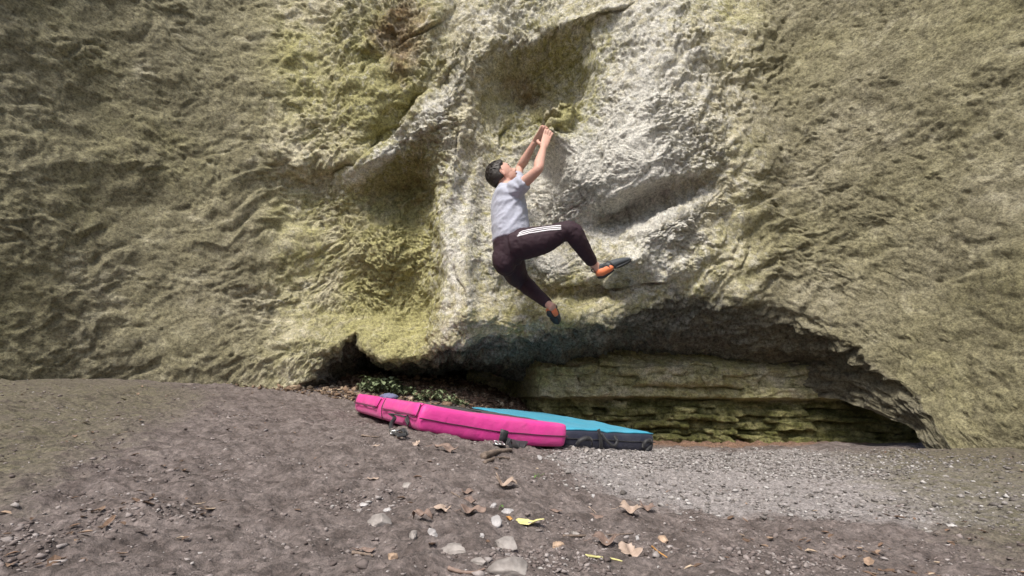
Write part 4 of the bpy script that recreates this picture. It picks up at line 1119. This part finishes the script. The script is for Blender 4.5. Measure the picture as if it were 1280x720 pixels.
WD = [(461, 489, 13, 'leafy weed at the left end of the pink pad top'), (476, 488, 17, 'tallest leafy weed behind the left part of the pink pad'),
      (491, 492, 15, 'bushy weed behind the hinge of the pink pad'), (507, 493, 11, 'low weed behind the front corner of the pink pad'),
      (527, 500, 9, 'small weed right of the front corner of the pink pad'), (545, 499, 12, 'dusty weed right of the small weed by the pad corner'),
      (562, 504, 10, 'low spreading weed left of the carry strap on top of the pad'), (578, 507, 6, 'last tiny weed beside the carry strap on the pad')]
for a, b, h_, lab in WD: sprout(a, b, h_*1.35, 26, M['weed'], lab, 'weed', 'weeds growing behind the pink pad', 1.6, 'plant', lw=.30)

# crumpled cloth behind the pad
c = P(484, 499, 3.25); c.z = gz(c.x, c.y)[0] if gz(c.x, c.y)[0] > .1 else c.z
V, F = I3[0]*np.array([.10, .06, .045]), I3[1]; V = V*.5*(1+.35*ridged(V*22, 2, 260))[:,None]
o = mesh('cloth', V, F, M['greycloth']); o.location = P(486, 496.5, 3.15); tag(o, 'crumpled blue grey cloth peeping out behind the hinge of the pink pad', 'cloth')

def scatter(name, pts, sizes, m, flat=.75, sink=.25, kind='stuff', smooth=False, seed=0, label=None):
    g = np.random.default_rng(seed); V0, F0 = I1; n = len(pts); nv = len(V0)
    J = g.uniform(.38, 1.4, (n, nv, 1)); V = V0[None]*J*np.array([1, .85, flat])[None, None]*g.uniform(.7, 1.3, (n, 1, 3))
    th = g.uniform(0, 2*PI, n); c_, s_ = np.cos(th)[:,None], np.sin(th)[:,None]
    ti = g.uniform(-.5, .5, n); ct, st_ = np.cos(ti)[:,None], np.sin(ti)[:,None]
    x, y, z = V[...,0], V[...,1], V[...,2]; y, z = y*ct-z*st_, y*st_+z*ct; x, y = x*c_-y*s_, x*s_+y*c_
    V = np.stack([x, y, z], -1)*sizes[:,None,None]/2; V[...,2] += (sizes*flat*.5*(1-2*sink))[:,None]; V += pts[:,None,:]
    F = (F0[None]+np.arange(n)[:,None,None]*nv).reshape(-1, 3)
    me = bpy.data.meshes.new(name); me.vertices.add(n*nv); me.vertices.foreach_set('co', V.reshape(-1).astype(np.float32))
    me.loops.add(len(F)*3); me.loops.foreach_set('vertex_index', F.reshape(-1).astype(np.int32)); me.polygons.add(len(F)); me.polygons.foreach_set('loop_start', np.arange(0, len(F)*3, 3, dtype=np.int32)); me.update(calc_edges=True)
    at = me.attributes.new('tone', 'FLOAT', 'POINT'); at.data.foreach_set('value', np.repeat(g.uniform(0, 1, n), nv).astype(np.float32))
    o = link(name, me, m, None, smooth); tag(o, label, kind=kind); return o
def tone_material(name, cols):
    t = NT(name); n = t.noise(90, 4, .6)
    base = t.ramp(t.attr('tone'), cols); base = t.mix(1., base, t.ramp(n, [(.3, .6), (.7, 1.3)]), 'MULTIPLY')
    return t.end(base, .9, t.bump(n, .4, .003))
def hz(X, Y): return hground(X, Y)
def samp(n, x0, x1, y0, y1, fn, seed, near=1.0):
    g = np.random.default_rng(seed); X = []; Y = []
    while sum(map(len, X)) < n:
        a = g.uniform(0, 1, 60000); y = y0*(y1/y0)**a; x = g.uniform(x0, x1, 60000)*np.clip(y/2.0, .45, 1.6)
        k = g.uniform(0, 1, 60000) < fn(x, y); X.append(x[k]); Y.append(y[k])
    X = np.concatenate(X)[:n]; Y = np.concatenate(Y)[:n]; return X, Y, g
X, Y, g = samp(12000, -.2, 2.4, 1.45, 3.9, lambda x, y: gravel_mask(x, y)*(.12 + .88*sstep(-.1, .25, fbm(np.stack([x*1.7, y*3.0, 0*x], 1), 3, 270) + .9*sstep(2.1, 2.5, y) - .55)), 1)
sz = np.clip(g.lognormal(math.log(.0100), .50, len(X)), .004, .028)
scatter('gravel', np.stack([X, Y, hz(X, Y)], 1), sz, tone_material('gravel_tones', [(0., (.10, .088, .08)), (.45, (.22, .20, .19)), (.8, (.30, .28, .27)), (1., (.50, .48, .47))]), seed=2, flat=.5)
clump = lambda x, y: .10 + .9*sstep(.02, .35, fbm(np.stack([x*3.1, y*4.2, 0*x+2], 1), 3, 280))
X, Y, g = samp(15000, -2.6, 2.6, .72, 4.0, lambda x, y: clump(x, y)*(1-.4*gravel_mask(x, y)), 3)
sz = np.clip(g.lognormal(math.log(.0060), .50, len(X)), .0025, .021)
scatter('pebbles', np.stack([X, Y, hz(X, Y)], 1), sz, tone_material('pebble_tones', [(0., (.09, .07, .065)), (.45, (.19, .155, .145)), (.8, (.28, .245, .235)), (.96, (.32, .29, .28)), (1., (.42, .40, .39))]), seed=4, flat=.5, sink=.38)
# rubble and litter on the slope under the overhang
X, Y, g = samp(5200, -1.6, 1.1, 3.75, 5.6, lambda x, y: sstep(.9, .3, x)*.9+.05, 5)
sz = np.clip(g.lognormal(math.log(.020), .55, len(X)), .008, .08)
scatter('rubble', np.stack([X, Y, hz(X, Y)], 1), sz, tone_material('rubble_tones', [(0., (.06, .045, .03)), (.6, (.20, .13, .085)), (.9, (.34, .26, .18)), (1., (.45, .38, .28))]), seed=6)
def litter_mesh(name, X, Y, g, L0, m, kind='stuff'):
    n = len(X); Zz = hz(X, Y); V = []; F = []
    th = g.uniform(0, 2*PI, n); L = np.clip(g.lognormal(math.log(L0), .35, n), .008, L0*2.2); el = g.uniform(-.45, .45, n); W = g.uniform(.25, .6, n); cu = g.uniform(-.3, .5, n)
    base = np.array([(-1, 0), (-.45, .8), (-.45, 0), (-.45, -.8), (.3, 1), (.3, 0), (.3, -1), (1, 0)], float)
    f0 = [(0, 2, 1), (0, 3, 2), (1, 2, 5, 4), (2, 3, 6, 5), (4, 5, 7), (5, 6, 7)]
    for i in range(n):
        b = len(V)
        for u_, v_ in base:
            jx = g.uniform(-.12, .12); x = (u_+jx)*L[i]/2; y = v_*L[i]*W[i]/2; z = L[i]*(cu[i]*.35*u_*u_ + .12*abs(v_)) + x*math.sin(el[i]) + .004
            V.append((X[i]+x*math.cos(th[i])-y*math.sin(th[i]), Y[i]+x*math.sin(th[i])+y*math.cos(th[i]), Zz[i]+max(z, .001)))
        F += [tuple(b+q for q in t_) for t_ in f0]
    o = mesh(name, V, F, m, None, False)
    a = np.repeat(g.uniform(0, 1, n), 8).astype(np.float32); at = o.data.attributes.new('tone', 'FLOAT', 'POINT'); at.data.foreach_set('value', a)
    tag(o, kind=kind); return o
lt = tone_material('litter_tones', [(0., (.06, .04, .028)), (.5, (.17, .105, .07)), (.85, (.30, .21, .15)), (1., (.44, .35, .26))])
X, Y, g = samp(800, -2.8, 2.8, .75, 4.2, lambda x, y: (.08+.92*sstep(.0, .3, fbm(np.stack([x*2.2, y*2.6, 0*x+7], 1), 3, 290)))*(1-.93*gravel_mask(x, y))*(.18 + .8*sstep(.5, 1.0, np.abs(x)/np.maximum(y*.36+.3, .3))), 7)
litter_mesh('leaf_litter', X, Y, g, .017, lt)
X, Y, g = samp(1500, -1.8, .9, 3.8, 5.2, lambda x, y: sstep(.7, .2, x)+0*y, 8)
litter_mesh('slope_litter', X, Y, g, .04, lt)
# ground cover on the ledge foot and the slope: tiny moss and grass blades


# ------------------------------------------------------------------ light
w = bpy.data.worlds.new('World'); bpy.context.scene.world = w; w.use_nodes = True
nt = w.node_tree; bg = nt.nodes['Background']
sky = nt.nodes.new('ShaderNodeTexSky'); sky.sky_type = 'NISHITA'; sky.sun_disc = False
EL, AZ = math.radians(52), math.radians(200)      # azimuth clockwise from +Y: behind and to the left of the camera
sky.sun_elevation = EL; sky.sun_rotation = AZ; sky.air_density = 1.0; sky.dust_density = 3.0; sky.ozone_density = 1.0
nt.links.new(sky.outputs[0], bg.inputs[0]); bg.inputs[1].default_value = .058
sl = bpy.data.lights.new('sun', 'SUN'); sl.energy = 1.5; sl.angle = math.radians(14); sl.color = (1, .95, .85)
so = bpy.data.objects.new('sun', sl); C.objects.link(so)
dv = Vector((math.sin(AZ)*math.cos(EL), math.cos(AZ)*math.cos(EL), math.sin(EL)))
so.rotation_euler = dv.to_track_quat('Z', 'Y').to_euler()
sc = bpy.context.scene
sc.view_settings.view_transform = 'Standard'; sc.view_settings.look = 'None'; sc.view_settings.gamma = 1; sc.view_settings.exposure = 1.58
sc.render.engine = 'CYCLES'; sc.cycles.max_bounces = 6; sc.cycles.diffuse_bounces = 4
sc.cycles.use_denoising = True
